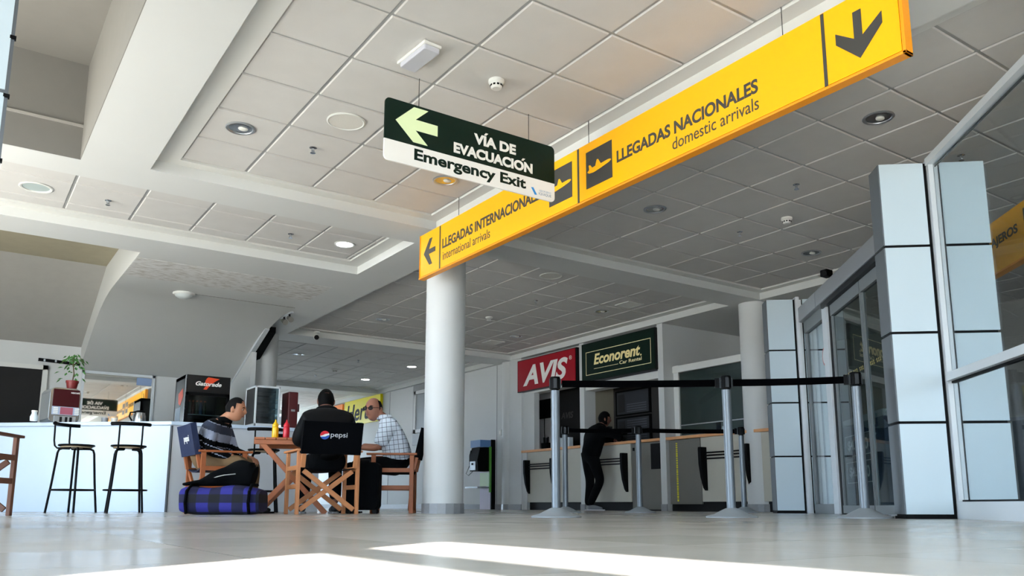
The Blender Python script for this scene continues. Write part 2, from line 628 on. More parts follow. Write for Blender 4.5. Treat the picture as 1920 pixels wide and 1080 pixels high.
struct(w.build('wall_office', mat('office_grey', '#c4c3c4', 0.8)))
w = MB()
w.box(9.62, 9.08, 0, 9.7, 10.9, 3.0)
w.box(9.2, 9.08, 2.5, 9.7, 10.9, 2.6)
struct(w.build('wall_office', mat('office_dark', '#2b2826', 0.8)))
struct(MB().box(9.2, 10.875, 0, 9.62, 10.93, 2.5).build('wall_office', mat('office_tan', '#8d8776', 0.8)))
# outer shell
w = MB()
w.box(14.0, -8.2, 0, 14.2, 9.0, 3.45)
struct(w.build('wall_east', mat('east_wall_grey', '#77787a', 0.8)))  # plain dark grey wall
w = MB()          # left facade: glazed bays between piers, sun comes through here
HZ = 3.13
w.box(-3.2, -8.2, HZ, -3.0, 26.2, 3.45)
w.box(-3.2, -8.2, 0, -3.0, -4.4, HZ)
for a, b in ((-0.94, 4.1), (9.6, 14.2)):
    w.box(-3.2, a, 0, -3.0, b, HZ)
for v in (-2.6, 5.4, 6.75, 8.1):
    w.box(-3.14, v - 0.04, 0, -3.06, v + 0.04, HZ)
struct(w.build('wall_left', wall_paint))
w = MB()
w.box(-3.03, -4.4, 2.69, -2.995, -0.94, 2.80)
w.box(-3.03, 4.1, 2.69, -2.995, 9.6, 2.764)
struct(w.build('window_1', alu_paint))
w = MB()          # rear facade behind the camera
w.box(-3.2, -8.2, HZ, 14.2, -8.0, 3.45)
w.box(2.6, -8.2, 0, 14.2, -8.0, HZ)
for u in (-3.1, -1.2, 0.7, 2.55):
    w.box(u - 0.05, -8.15, 0, u + 0.05, -8.05, HZ)
struct(w.build('wall_rear', wall_paint))

struct(MB().box(-6.2, 3.6, 3.12, -3.2, 10.4, 3.3).build('sun_blocker', wall_paint))  # unseen slab added outside the left windows to block direct sun there

# skirting
k = MB()
k.box(8.985, 13.45, 0, 9.0, 26, 0.1)
k.box(8.935, 12.74, 0, AVIS_U, 13.2, 0.1)
k.box(8.935, 10.87, 0, AVIS_U, 10.99, 0.1)
k.box(8.935, 8.96, 0, AVIS_U, 9.08, 0.1)
struct(k.build('baseboard_right', base_grey))

# round columns
def column(u, v, r):
    struct(MB().lathe([(r, 0.1), (r, S)], Matrix.Translation((u, v, 0)), 48).build('column', wall_paint, smooth=True))
    b = MB()
    b.lathe([(r + 0.012, 0.0), (r + 0.012, 0.1), (r - 0.01, 0.1)], Matrix.Translation((u, v, 0)), 16)
    struct(b.build('baseboard_column', base_grey))


column(4.2, 7.36, 0.205)
column(9.12, 7.36, 0.19)
column(4.2, 13.33, 0.205)
column(9.13, 13.28, 0.22)

# ------------------------------------------------------------------ clad pillars, glass screen, sliding door
A0 = Vector((5.1305, 3.0134, 0))
SCR = frame(A0, FN, FD)             # local x across the screen, y along it (away), z up


def pillar(y0, depth, half=True):
    pan, core, side = MB(), MB(), MB()
    for k in range(4):
        z0 = 0.02 + k * 0.599
        pan.box(0.008, y0, z0 + 0.009, 0.298, y0 + depth, z0 + 0.590, SCR)
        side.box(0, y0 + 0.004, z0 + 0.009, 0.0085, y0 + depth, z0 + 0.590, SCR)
        if half:
            pan.box(0.405, y0, z0 + 0.009, 0.695, y0 + depth, z0 + 0.590, SCR)
    core.box(0.012, y0 + 0.006, 0, 0.318, y0 + depth - 0.006, 2.405, SCR)
    core.box(0.385, y0 + 0.006, 0, 0.683, y0 + depth - 0.006, 2.405, SCR)
    core.box(0.0, y0 - 0.002, 0, 0.31, y0 + depth, 0.018, SCR)
    struct(pan.build('pillar_cladding', clad))
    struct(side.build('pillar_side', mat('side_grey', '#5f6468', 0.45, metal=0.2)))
    struct(core.build('pillar_core', black))
    m = MB()
    m.box(0.322, y0 - 0.03, 0, 0.362, y0 + depth, 2.43, SCR)
    m.box(0.366, y0 - 0.01, 0, 0.389, y0 + depth, 2.40, SCR)
    struct(m.build('pillar_trim', frame_paint))


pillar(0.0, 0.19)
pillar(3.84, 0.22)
# near screen
w = MB()
w.box(0.318, -7.5, 0.0, 0.372, -0.03, 0.108, SCR)
w.box(0.312, -7.5, 0.885, 0.372, -0.03, 0.938, SCR)
w.box(0.312, -7.5, 2.385, 0.372, 0.0, 2.435, SCR)
for y in (-2.2, -4.4, -6.6):
    w.box(0.32, y - 0.03, 0, 0.37, y + 0.03, 2.385, SCR)
struct(w.build('window_2', frame_paint))
w = MB()
w.box(0.345, -7.5, 0.87, 0.374, -0.03, 0.884, SCR)
w.box(0.345, -7.5, 0.109, 0.374, -0.03, 0.12, SCR)
w.box(0.366, -7.5, 2.372, 0.376, 0.0, 2.384, SCR)
struct(w.build('window_2_gasket', black))
w = MB()
w.box(0.353, -7.4, 0.1, 0.359, -0.03, 0.90, SCR)
w.box(0.353, -7.4, 0.92, 0.359, -0.03, 2.39, SCR)
struct(w.build('window_2_glass', clear_glass))
# portal header
h = MB()
h.box(0.345, 0.19, 2.13, 0.60, 3.075, 2.295, SCR)
h.box(0.345, 3.09, 2.13, 0.60, 3.84, 2.295, SCR)
struct(h.build('door_1_header', mat('header_grey', '#8f9295', 0.4, metal=0.3), bevel=0.004))
struct(MB().box(0.36, 0.19, 2.08, 0.58, 2.95, 2.132, SCR).build('door_1_track', dark_metal))
# fixed side light
h = MB()
h.box(0.40, 3.02, 2.0, 0.46, 3.82, 2.13, SCR)
h.box(0.40, 3.02, 0.0, 0.46, 3.82, 0.1, SCR)
h.box(0.41, 3.80, 0.1, 0.45, 3.84, 2.0, SCR)
struct(h.build('window_3', mat('leaf_grey', '#6d7274'), bevel=0.003))
struct(MB().box(0.427, 3.02, 0.1, 0.433, 3.80, 2.0, SCR).build('window_3_glass', clear_glass))
struct(MB().box(0.385, 2.86, 0, 0.47, 3.02, 2.10, SCR).build('door_1_post', frame_paint, bevel=0.004))
struct(MB().box(0.41, 2.80, 0, 0.46, 2.86, 2.10, SCR).build('door_1_seal', black))


def leaf(y0, y1, n, lab):
    fr_ = MB()
    fr_.box(0.405, y0, 1.965, 0.455, y1, 2.075, SCR)
    fr_.box(0.405, y0, 0.01, 0.455, y1, 0.085, SCR)
    fr_.box(0.41, y0, 0.085, 0.45, y0 + 0.016, 1.965, SCR)
    fr_.box(0.41, y1 - 0.016, 0.085, 0.45, y1, 1.965, SCR)
    o = struct(fr_.build(n, mat('leaf_grey', '#6d7274', 0.4, metal=0.3)))
    g = MB().box(0.427, y0 + 0.03, 0.08, 0.433, y1 - 0.03, 1.97, SCR).build('glass', tint_glass, o)
    d = MB()
    y = y0 + 0.08
    i = 0
    while y < y1 - 0.1:
        if i % 4 != 3:
            d.box(0.421, y, 1.285, 0.4235, y + 0.013, 1.300, SCR)
            d.box(0.421, y + 0.01, 1.306, 0.4235, y + 0.023, 1.321, SCR)
        y += 0.042
        i += 1
    d.build('safety_marking', mat('safety_yellow', '#a5995a', 0.6), o)
    return o


leaf(0.22, 1.84, 'door_1', '')
leaf(1.86, 2.78, 'door_2', '')

# left clad pillar close to the camera, cut by the picture edge
PC = frame((0.085, 3.9, 0), (1, 0, 0), (0, 1, 0))
pan, core = MB(), MB()
for k, (z0, z1) in enumerate(((0.02, 0.62), (0.632, 1.225), (1.237, 1.805), (1.822, 2.40), (2.415, 3.0))):
    pan.box(-0.72, 0, z0, -0.026, 0.5, z1, PC)
core.box(-0.71, 0.006, 0, -0.012, 0.49, 3.0, PC)
struct(pan.build('pillar_cladding', clad))
struct(core.build('pillar_core', mat('pillar_channel', '#5c6064', 0.4, metal=0.4)))
cl = MB()
for z in (1.50, 1.79, 2.06, 2.33):
    cl.box(-0.030, -0.004, z, -0.006, 0.02, z + 0.014, PC)
struct(cl.build('pillar_clips', black))
# ------------------------------------------------------------------ hanging signs
YU = 3.78
k_ = YU / 3.85


def yv(v):
    return v * k_


def yz(z):
    return 0.085 + (z - 0.085) * k_


YS = thing('arrivals_sign', 'long yellow hanging sign for domestic and international arrivals', 'sign', (YU, yv(4.7), 2.57))
v0, v1, z0, z1 = yv(2.075), yv(7.305), yz(2.375), yz(2.83)
b = MB()
b.box(YU + 0.004, v0 + 0.006, z0 + 0.012, YU + 0.05, v1 - 0.006, z1)
b.build('face_panel', yellow, YS, local=False)
b = MB()
b.box(YU - 0.006, v0 - 0.02, z0 - 0.012, YU + 0.06, v1 + 0.004, z0 + 0.004)
b.box(YU - 0.006, v0 - 0.02, z0 - 0.012, YU + 0.06, v0 - 0.002, z1 + 0.004)
b.box(YU - 0.002, v1, z0 - 0.012, YU + 0.06, v1 + 0.006, z1 + 0.004)
b.box(YU + 0.02, v0 - 0.02, z1 - 0.004, YU + 0.06, v1 + 0.006, z1 + 0.006)
b.build('sign_frame', yellow_edge, YS, local=False, bevel=0.002)


def YF(side):
    """front frame: x = -v, y = z; the rear face reads the same way round for people behind"""
    if side == 0:
        return frame((YU + 0.004, 0, 0), (0, -1, 0), (0, 0, 1))
    return frame((YU + 0.05, 0, 0), (0, 1, 0), (0, 0, 1))


def mx(v, side):
    return -yv(v) if side == 0 else yv(9.38 - v)


arrow_d = [(0.5, 0.0), (1.0, 0.70), (1.0, 1.0), (0.86, 0.86)]
ARW = [(0, 0.5), (0.62, 1.0), (0.92, 1.0), (0.56, 0.60), (1.25, 0.60), (1.25, 0.42), (0.56, 0.42), (0.92, 0.0), (0.62, 0.0)]
PLANE = [(.05, .44), (.12, .39), (.3, .37), (.6, .40), (.88, .44), (.97, .475), (.95, .51), (.85, .525), (.58, .515), (.48, .67), (.43, .67), (.37, .52), (.25, .51), (.17, .61), (.11, .61), (.13, .49)]


def arrow_pts(cx, cy, w, h, ang):
    out = []
    for x, y in ARW:
        x, y = (x / 1.25 - 0.5) * w, (y - 0.5) * h
        c, s = math.cos(ang), math.sin(ang)
        out.append((cx + x * c - y * s, cy + x * s + y * c))
    return out


for sd in (0, 1):
    F = YF(sd)
    sg = 1 if sd == 0 else 1
    tx = lambda vl: mx(vl, sd)
    for vv in (6.889, 4.712, 2.523):
        x = tx(vv)
        MB().box(x - 0.010, yz(2.385), 0, x + 0.010, yz(2.825), 0.003, F).build('divider', sign_grey, YS, local=False)
    for va, vb in ((4.615, 4.317), (5.087, 4.79)):
        x0, x1 = sorted((tx(va), tx(vb)))
        d = MB().box(x0, yz(2.463), 0, x1, yz(2.757), 0.003, F)
        pg = d.build('pictogram', sign_grey, YS, local=False)
        h = yz(2.757) - yz(2.463)
        MB().prism([(x0 + a * (x1 - x0), yz(2.463) + bb * h) for a, bb in PLANE], 0.003, 0.005, F).build('airplane', yellow, pg, local=False)
    wN = yv(4.266) - yv(2.985)
    text('lettering', 'LLEGADAS NACIONALES', sign_grey, F, tx(4.266), yz(2.553), wN, 0.092, YS, False, bold=0.03)
    text('lettering', 'domestic arrivals', sign_grey, F, tx(3.706), yz(2.445), yv(3.706) - yv(2.985), 0.083, YS, False)
    text('lettering', 'LLEGADAS INTERNACIONALES', sign_grey, F, tx(6.842), yz(2.575), yv(6.842) - yv(5.17), 0.10, YS, False, bold=0.03)
    text('lettering', 'international arrivals', sign_grey, F, tx(6.83), yz(2.455), yv(6.83) - yv(5.976), 0.085, YS, False)
    x0, x1 = tx(7.22), tx(6.985)
    MB().prism(arrow_pts((x0 + x1) / 2, yz(2.614), 0.235, 0.27, 0), 0, 0.003, F).build('arrow', sign_grey, YS, local=False)
    MB().prism(arrow_pts(tx(2.31), yz(2.595), 0.275, 0.27, math.pi / 2), 0, 0.003, F).build('arrow', sign_grey, YS, local=False)
cb = [(YU + 0.02, yv(6.56)), (YU + 0.02, yv(4.60)), (YU + 0.02, yv(2.80))]
for u, v in cb:
    MB().tube([(u, v, yz(2.82)), (u, v, LZ if u > 3.805 else C)], 0.0025, 6).build('cable', dark_metal, YS, local=False)

# green emergency sign, lettered on both faces
GV = 4.68
GS = thing('exit_sign', 'green and white emergency exit sign hanging by two wires', 'sign', (2.885, GV, 2.32))
p = rrect(2.182, 2.32, 3.59, 2.76, 0.035)
Mg = frame((0, GV + 0.006, 0), (1, 0, 0), (0, 0, 1))
top = [q for q in p if q[1] > 2.467]
bot = [q for q in p if q[1] <= 2.467]
xs0, xs1 = 2.182, 3.59
MB().prism([(xs1, 2.467)] + [q for q in p if q[1] > 2.467] + [(xs0, 2.467)], 0, 0.012, Mg).build('green_panel', green_sign, GS, local=False)
pts_b = [(xs0, 2.467)] + sorted([q for q in p if q[1] < 2.467 and q[0] < 2.9], key=lambda q: -q[1]) + sorted([q for q in p if q[1] < 2.467 and q[0] > 2.9], key=lambda q: q[1]) + [(xs1, 2.467)]
MB().prism(pts_b, 0, 0.012, Mg).build('white_panel', sign_white, GS, local=False)
for sd in (0, 1):
    F = frame((0, GV - 0.006, 0), (1, 0, 0), (0, 0, 1)) if sd == 0 else frame((0, GV + 0.006, 0), (-1, 0, 0), (0, 0, 1))
    fx = (lambda x, w=0.0: x) if sd == 0 else (lambda x, w=0.0: -(x + w))
    A = [(2.26, 2.615), (2.395, 2.742), (2.505, 2.742), (2.41, 2.655), (2.58, 2.655), (2.58, 2.578), (2.41, 2.578), (2.505, 2.49), (2.395, 2.49)]
    MB().prism([(fx(a), bb) for a, bb in A], 0, 0.002, F).build('arrow', lumi, GS, local=False)
    text('lettering', 'VIA DE', sign_white, F, fx(2.875, 0.36), 2.607, 0.36, 0.078, GS, False, bold=0.045)
    text('lettering', 'EVACUACION', sign_white, F, fx(2.71, 0.675), 2.497, 0.675, 0.078, GS, False, bold=0.045)
    for ax, az in ((2.958, 2.690), (3.283, 2.580)):
        x_ = fx(ax, 0.034)
        MB().prism([(x_, az), (x_ + 0.018, az), (x_ + 0.036, az + 0.019), (x_ + 0.014, az + 0.019)], 0, 0.002, F).build('accent_mark', sign_white, GS, local=False)
    text('lettering', 'Emergency Exit', green_sign, F, fx(2.405, 0.92), 2.343, 0.92, 0.105, GS, False, bold=0.03)
    MB().prism([(fx(a), bb) for a, bb in ((3.372, 2.393), (3.392, 2.395), (3.425, 2.345), (3.405, 2.342), (3.392, 2.362))], 0, 0.002, F).build('logo', mat('logo_blue', '#2f8fd8', 0.4), GS, local=False)
    text('lettering', 'AEROPUERTO', mat('logo_grey', '#b9c2cc', 0.5), F, fx(3.445, 0.11), 2.375, 0.11, 0.016, GS, False)
    text('lettering', 'IQUIQUE', mat('logo_grey2', '#8f9cab', 0.5), F, fx(3.442, 0.115), 2.348, 0.115, 0.022, GS, False)
for u in (2.435, 3.355):
    MB().tube([(u, GV, 2.755), (u, GV, C)], 0.0022, 6).build('cable', dark_metal, GS, local=False)

# yellow sign beyond the glass screen
PSg = thing('passenger_sign', 'yellow hanging sign lettered for passengers, seen through the glass screen', 'sign', (7.0, 3.0, 2.2))
Fp = frame((6.985, 2.985, 2.03), (FN.x * 0 - FD.x, -FD.y, 0), (0, 0, 1))
b = MB().box(-0.9, 0, -0.06, 2.2, 0.44, -0.0, Fp)
b.build('face_panel', yellow, PSg, local=False)
b = MB().box(-0.92, -0.015, -0.07, 2.22, 0.0, 0.008, Fp)
b.build('sign_frame', yellow_edge, PSg, local=False)
text('lettering', 'PASAJEROS', sign_grey, Fp, -0.60, 0.2, 0.66, 0.10, PSg, False, bold=0.03)
b = MB().box(0.17, 0.10, 0, 0.47, 0.38, 0.003, Fp)
pg = b.build('pictogram', sign_grey, PSg, local=False)
MB().prism([(0.18 + 0.28 * a, 0.09 + 0.28 * bb) for a, bb in PLANE], 0.003, 0.005, Fp).build('airplane', yellow, pg, local=False)
for x in (-0.6, 1.8):
    q0 = Fp @ Vector((x, 0.44, -0.03))
    MB().tube([q0, (q0.x, q0.y, C)], 0.003, 6).build('cable', dark_metal, PSg, local=False)

# ------------------------------------------------------------------ things on the ceiling
refl = mat('lamp_reflector', '#b5b8ba', 0.18, metal=0.9)
bulb_off = mat('lamp_bulb', '#d9d9d2', 0.3)
bulb_on = mat('lamp_bulb_lit', '#ffffff', 0.3, emit='#f4f8ff', estr=14.0)
frost = mat('frosted_lens', '#a9b6b4', 0.4)


def downlight(lit=False, lens=False):
    t = thing('downlight', '', 'ceiling light')
    MB().lathe([(0.096, 0), (0.112, -0.001), (0.114, -0.006), (0.106, -0.011), (0.092, -0.008), (0.088, 0.0)], None, 32).build('rim', alu if not lens else white_paint, t, smooth=True)
    if lens:
        MB().lathe([(0.0, -0.004), (0.09, -0.002)], None, 28).build('lens', bulb_on if lit else frost, t, smooth=True)
    else:
        MB().lathe([(0.092, -0.004), (0.075, -0.002), (0.06, -0.0015), (0.0, -0.001)], None, 28).build('reflector', refl, t, smooth=True)
        MB().ball((0.02, 0, -0.004), 0.038, 0.03, 0.012).build('bulb', bulb_on if lit else bulb_off, t, smooth=True)
    return t


DZ = C - 0.004
D0 = downlight()
D0.location = (1.646, 6.133, DZ)
D0['label'] = 'round recessed downlight in the bright tiles above and left of the green exit sign'
D0['group'] = 'recessed downlights'
for u, v, lb in ((5.556, 3.225, 'large dark recessed downlight right of the yellow arrivals sign'),
                 (5.548, 5.601, 'recessed downlight under the middle of the yellow sign, in the grey tiles'),
                 (3.477, 6.139, 'brownish recessed downlight half hidden below the green exit sign'),
                 (8.045, 5.615, 'dark recessed downlight near the black camera over the sliding door'),
                 (7.963, 9.231, 'small dark recessed downlight above the red car rental sign'),
                 (7.97, 11.5, 'faint recessed downlight between two air vents by the far rental wall'),
                 (5.487, 11.604, 'recessed downlight in the grey tiles just left of the round column'),
                 (5.487, 15.344, 'small unlit downlight in the far bay above the seated men'),
                 (9.95, 4.2, 'recessed downlight beyond the clad pillar top at the right edge')):
    dup(D0, (u, v, DZ), 0, lb, 'recessed downlights')
D1 = downlight(lit=True, lens=True)
D1.location = (3.469, 8.388, DZ)
D1['label'] = 'glowing white downlight left of the far end of the yellow sign'
D1['group'] = 'recessed downlights'
dup(D1, (7.967, 15.375, DZ), 0, 'right one of two small glowing downlights in the far bay', 'recessed downlights')
dup(D1, (7.919, 17.6, DZ), 0, 'left one of two small glowing downlights in the far bay', 'recessed downlights')
D2 = downlight(lens=True)
D2.location = (0.455, 8.421, DZ)
D2.scale = (1.25, 1.25, 1)
D2['label'] = 'frosted round downlight in the narrow tile strip by the left pillar'
D2['group'] = 'recessed downlights'

spk = thing('ceiling_speaker', 'flat white round ceiling speaker left of the green exit sign', 'speaker', (2.275, 5.558, DZ), 0, 'ceiling speakers')
MB().lathe([(0.13, 0), (0.145, -0.002), (0.146, -0.008), (0.135, -0.012), (0.128, -0.007)], None, 36).build('rim', white_paint, spk, smooth=True)
MB().lathe([(0.129, -0.006), (0.0, -0.009)], None, 36).build('grille', mat('speaker_grille', '#cfccc4', 0.7, bump=0.4, bscale=300), spk, smooth=True)
dup(spk, (6.15, 8.098, DZ), 0, 'flat round ceiling speaker in the grey tiles right of the column', 'ceiling speakers')


def smoke():
    t = thing('smoke_detector', '', 'smoke detector')
    MB().lathe([(0, 0), (0.055, 0), (0.056, -0.018), (0.047, -0.026), (0.043, -0.03), (0, -0.03)], None, 24).build('base', white_paint, t, smooth=True)
    g = MB().lathe([(0.042, -0.03), (0.041, -0.052), (0.03, -0.062), (0, -0.062)], None, 24).build('sensor_head', white_paint, t, smooth=True)
    s = MB()
    for a in range(10):
        c, sn = math.cos(a * math.pi / 5), math.sin(a * math.pi / 5)
        s.bar((0.041 * c, 0.041 * sn, -0.036), (0.041 * c, 0.041 * sn, -0.048), 0.016, 0.006, (c, sn, 0))
    s.build('vent_slot', black, g)
    return t


SM = smoke()
SM.location = (2.884, 4.401, DZ)
SM['label'] = 'white smoke detector on the tiles between the two hanging signs'
SM['group'] = 'smoke detectors'
for u, v, lb in ((6.835, 5.03, 'white smoke detector in the grey tiles left of the clad pillar'),
                 (6.781, 10.527, 'small smoke detector just right of the round column'),
                 (6.767, 16.631, 'distant smoke detector in the far bay above the seated men')):
    dup(SM, (u, v, DZ), 0, lb, 'smoke detectors')


def sprinkler():
    t = thing('sprinkler', '', 'sprinkler')
    MB().lathe([(0, 0), (0.03, 0), (0.03, -0.004), (0.012, -0.01), (0.01, -0.03), (0.0, -0.03)], None, 16).build('escutcheon', steel, t, smooth=True)
    d = MB()
    d.bar((-0.012, 0, -0.02), (-0.012, 0, -0.045), 0.004, 0.004)
    d.bar((0.012, 0, -0.02), (0.012, 0, -0.045), 0.004, 0.004)
    d.lathe([(0, -0.045), (0.022, -0.045), (0.022, -0.048), (0, -0.048)], None, 14)
    d.build('deflector', steel, t)
    return t


SP = sprinkler()
SP.location = (2.243, 6.158, DZ)
SP['label'] = 'chrome sprinkler head on the bright tiles, right of the left downlight'
SP['group'] = 'ceiling sprinklers'
for u, v, lb in ((1.059, 8.415, 'sprinkler head in the narrow tile strip, left of its middle'),
                 (2.85, 8.389, 'sprinkler head in the narrow tile strip near the glowing downlight'),
                 (6.783, 5.59, 'sprinkler head beside the smoke detector in the grey tiles near the clad pillar'),
                 (6.162, 4.411, 'square-looking sprinkler head in the grey tiles under the yellow sign'),
                 (6.755, 3.227, 'sprinkler head seen over the glass screen beside the clad pillar top'),
                 (6.762, 9.262, 'sprinkler head between the speaker and the smoke detector right of the column'),
                 (6.73, 17.647, 'distant sprinkler head above the man in the dark jacket'),
                 (6.716, 15.293, 'distant sprinkler head near the two glowing downlights')):
    dup(SP, (u, v, DZ), 0, lb, 'ceiling sprinklers')

EM = thing('emergency_light', 'white box emergency light on the bright ceiling tiles', 'light', (2.281, 4.40, C - 0.004), math.radians(4))
MB().box(-0.065, -0.17, -0.022, 0.065, 0.17, 0).build('housing', white_paint, EM, bevel=0.006)
MB().prism(rrect(-0.058, -0.16, 0.058, 0.14, 0.012), -0.055, -0.02).build('diffuser', mat('lens_grey', '#b4b5bd', 0.35), EM, bevel=0.006)

for u, v, lb in ((8.011, 8.668, 'square air vent above the red car rental sign'), (7.93, 12.165, 'square air vent at the corner of the grey bay left of the red sign'),
                 (7.93, 16.444, 'square air vent beside the glowing downlights in the far bay')):
    t = thing('air_vent', lb, 'air vent', (u, v, DZ), 0, 'ceiling air vents')
    f_ = MB()
    for a, b_, c_, d_ in ((-0.15, -0.15, 0.15, -0.125), (-0.15, 0.125, 0.15, 0.15), (-0.15, -0.125, -0.125, 0.125), (0.125, -0.125, 0.15, 0.125)):
        f_.box(a, b_, -0.012, c_, d_, 0)
    f_.build('frame', white_paint, t)
    f_ = MB()
    for i in range(7):
        y = -0.108 + i * 0.036
        f_.bar((-0.125, y, -0.006), (0.125, y, -0.006), 0.02, 0.003, (0, 0.5, 1))
    f_.build('louvre', white_paint, t)

DL = thing('dome_light', 'white dome lamp on the smooth stair underside above the bar', 'ceiling light', (2.42, 11.25, S))
DL.scale = (0.84, 0.84, 0.9)
MB().lathe([(0.0, 0), (0.165, 0), (0.17, -0.012), (0.155, -0.03), (0.14, -0.03)], None, 36).build('base', white_paint, DL, smooth=True)
MB().lathe([(0.142, -0.028), (0.12, -0.055), (0.07, -0.075), (0, -0.082)], None, 36).build('diffuser', mat('dome_glass', '#c9cfcd', 0.15, spec=0.8), DL, smooth=True)

TL = thing('track_spotlight', 'small twin spotlight on a rail at the edge of the stair underside', 'spotlight', (3.97, 11.75, S))
MB().box(-0.02, -0.30, -0.02, 0.02, 0.16, 0.0).build('rail', alu_paint, TL)
b = MB()
b.box(-0.012, -0.20, -0.05, 0.012, -0.18, -0.015)
b.box(-0.012, 0.03, -0.05, 0.012, 0.05, -0.015)
b.build('bracket', dark_metal, TL)
for y in (-0.19, 0.04):
    MB().tube([(0.02, y + 0.10, -0.05), (-0.01, y - 0.10, -0.12)], [0.03, 0.042], 12).build('lamp_head', mat('spot_grey', '#6c6a64', 0.5, metal=0.4), TL, smooth=True)

CT = thing('security_camera', 'white bullet camera under the ceiling edge right of the far round column', 'camera', (4.95, 13.02, LZ))
MB().lathe([(0, 0), (0.05, 0), (0.05, -0.02), (0.015, -0.03), (0.015, -0.09), (0, -0.09)], None, 16).build('mount', white_paint, CT, smooth=True)
MB().tube([(0.02, 0.06, -0.09), (-0.05, -0.14, -0.13)], 0.045, 16).build('body', white_paint, CT, smooth=True)
MB().tube([(-0.05, -0.14, -0.13), (-0.053, -0.148, -0.132)], 0.04, 16).build('lens', black, CT, smooth=True)

q = SCR @ Vector((0.33, 2.55, 2.31))
BC = thing('door_sensor', 'small black sensor box on top of the grey sliding door header', 'sensor', q, 0)
MB().box(-0.05, -0.04, 0, 0.05, 0.04, 0.07).build('housing', black, BC, bevel=0.008)
MB().tube([(-0.05, -0.01, 0.03), (-0.085, -0.03, 0.015)], 0.024, 12).build('lens', black, BC, smooth=True)

# ------------------------------------------------------------------ rental signs on the right wall
def wall_frame(u):
    return frame((u, 0, 0), (0, -1, 0), (0, 0, 1))


AV = thing('rental_sign', 'red illuminated box sign with slanted white letters', 'sign', (8.95, 11.87, 2.18))
MB().box(8.90, 11.01, 2.19, 9.05, 12.80, 2.80).build('sign_box', dark_metal, AV, local=False)
F = wall_frame(8.898)
MB().box(-12.78, 2.205, 0, -11.03, 2.785, 0.006, F).build('face_panel', red_sign, AV, local=False)
F = wall_frame(8.892)
text('lettering', 'AVIS', sign_white, F, -12.60, 2.285, 1.36, 0.385, AV, False, bold=0.035, shear=0.25)
text('lettering', '®', sign_white, F, -11.20, 2.60, 0.075, 0.075, AV, False)
EC = thing('rental_sign', 'dark green box sign with cream letters inside a thin white outline', 'sign', (8.95, 9.97, 2.15))
MB().box(8.90, 9.07, 2.15, 9.05, 10.86, 2.81).build('sign_box', dark_metal, EC, local=False)
F = wall_frame(8.898)
MB().box(-10.85, 2.16, 0, -9.08, 2.80, 0.006, F).build('face_panel', mat('dark_sign_green', '#021a10', 0.45, spec=0.2), EC, local=False)
F = wall_frame(8.892)
o = MB()
for a in ((-10.74, 2.255, -9.16, 2.265), (-10.74, 2.645, -9.16, 2.655), (-10.74, 2.255, -10.73, 2.655), (-9.17, 2.255, -9.16, 2.655)):
    o.box(a[0], a[1], 0, a[2], a[3], 0.002, F)
o.box(-10.53, 2.345, 0, -9.92, 2.352, 0.002, F)
o.build('outline', cream, EC, local=False)
cream_letters = mat('cream_letters', '#f6e3a0', 0.4)  # slightly yellower cream for the large letters
text('lettering', 'Econorent', cream_letters, F, -10.53, 2.415, 1.13, 0.185, EC, False, bold=0.03, shear=0.2)
text('lettering', '.', cream_letters, F, -9.40, 2.405, 0.03, 0.03, EC, False)
text('lettering', 'Car Rental', cream, F, -9.89, 2.335, 0.52, 0.058, EC, False, bold=0.015)
HZs = thing('rental_sign', 'bright yellow sign with black slanted letters behind the man in the checked shirt', 'sign', (9.0, 20.2, 2.2))
MB().box(8.93, 18.9, 2.18, 9.0, 21.15, 2.85).build('face_panel', mat('bright_sign_yellow', '#f2e100', 0.4), HZs, local=False)
F = wall_frame(8.928)
text('lettering', 'Hertz', black, F, -21.0, 2.28, 1.75, 0.45, HZs, False, bold=0.02, shear=0.18)
ORs = thing('rental_sign', 'orange sign seen just right of the jacket hood', 'sign', (9.0, 22.0, 2.2))
MB().box(8.95, 21.35, 2.2, 9.0, 22.7, 2.83).build('face_panel', mat('sign_orange', '#ff8a1c', 0.4), ORs, local=False)
MB().box(8.945, 21.33, 2.17, 8.999, 22.72, 2.2).build('sign_frame', dark_metal, ORs, local=False)
# ------------------------------------------------------------------ cafe
K = Vector((2.165, 10.27, 0))                 # corner of the bar
CB = frame(K, FN, FD)                          # x to the right, y away
CZ = 1.055
bar_white = mat('bar_front_white', '#bccbdc', 0.35, spec=0.5, noise=0.02)
bar_side = mat('bar_side_grey', '#b9bcc0', 0.45, noise=0.03)
BAR = thing('bar_counter', 'white cafe bar counter with flat top behind the two black stools', 'counter', K)
MB().box(-3.2, 0.03, 0.0, 0.0, 0.09, CZ - 0.045, CB).build('front_panel', bar_white, BAR, local=False, bevel=0.004)
t_ = MB()
t_.prism([(-3.2 * FN.x + K.x - 0.02 * FD.x, -3.2 * FN.y + K.y - 0.02 * FD.y), (K.x + 0.0, K.y - 0.02), (4.05, 10.25), (4.05, 10.78),
          (K.x + 0.30, 10.80), (-3.2 * FN.x + K.x + 0.55 * FD.x, -3.2 * FN.y + K.y + 0.55 * FD.y)], CZ - 0.045, CZ)
t_.build('worktop', bar_white, BAR, local=False, bevel=0.006)
MB().box(K.x + 0.012, 10.29, 0.0, 4.02, 10.34, CZ - 0.045).build('side_panel', bar_side, BAR, local=False)
MB().box(-0.012, 0.02, 0.0, 0.012, 0.06, CZ - 0.05, CB).build('corner_strip', dark_metal, BAR, local=False)


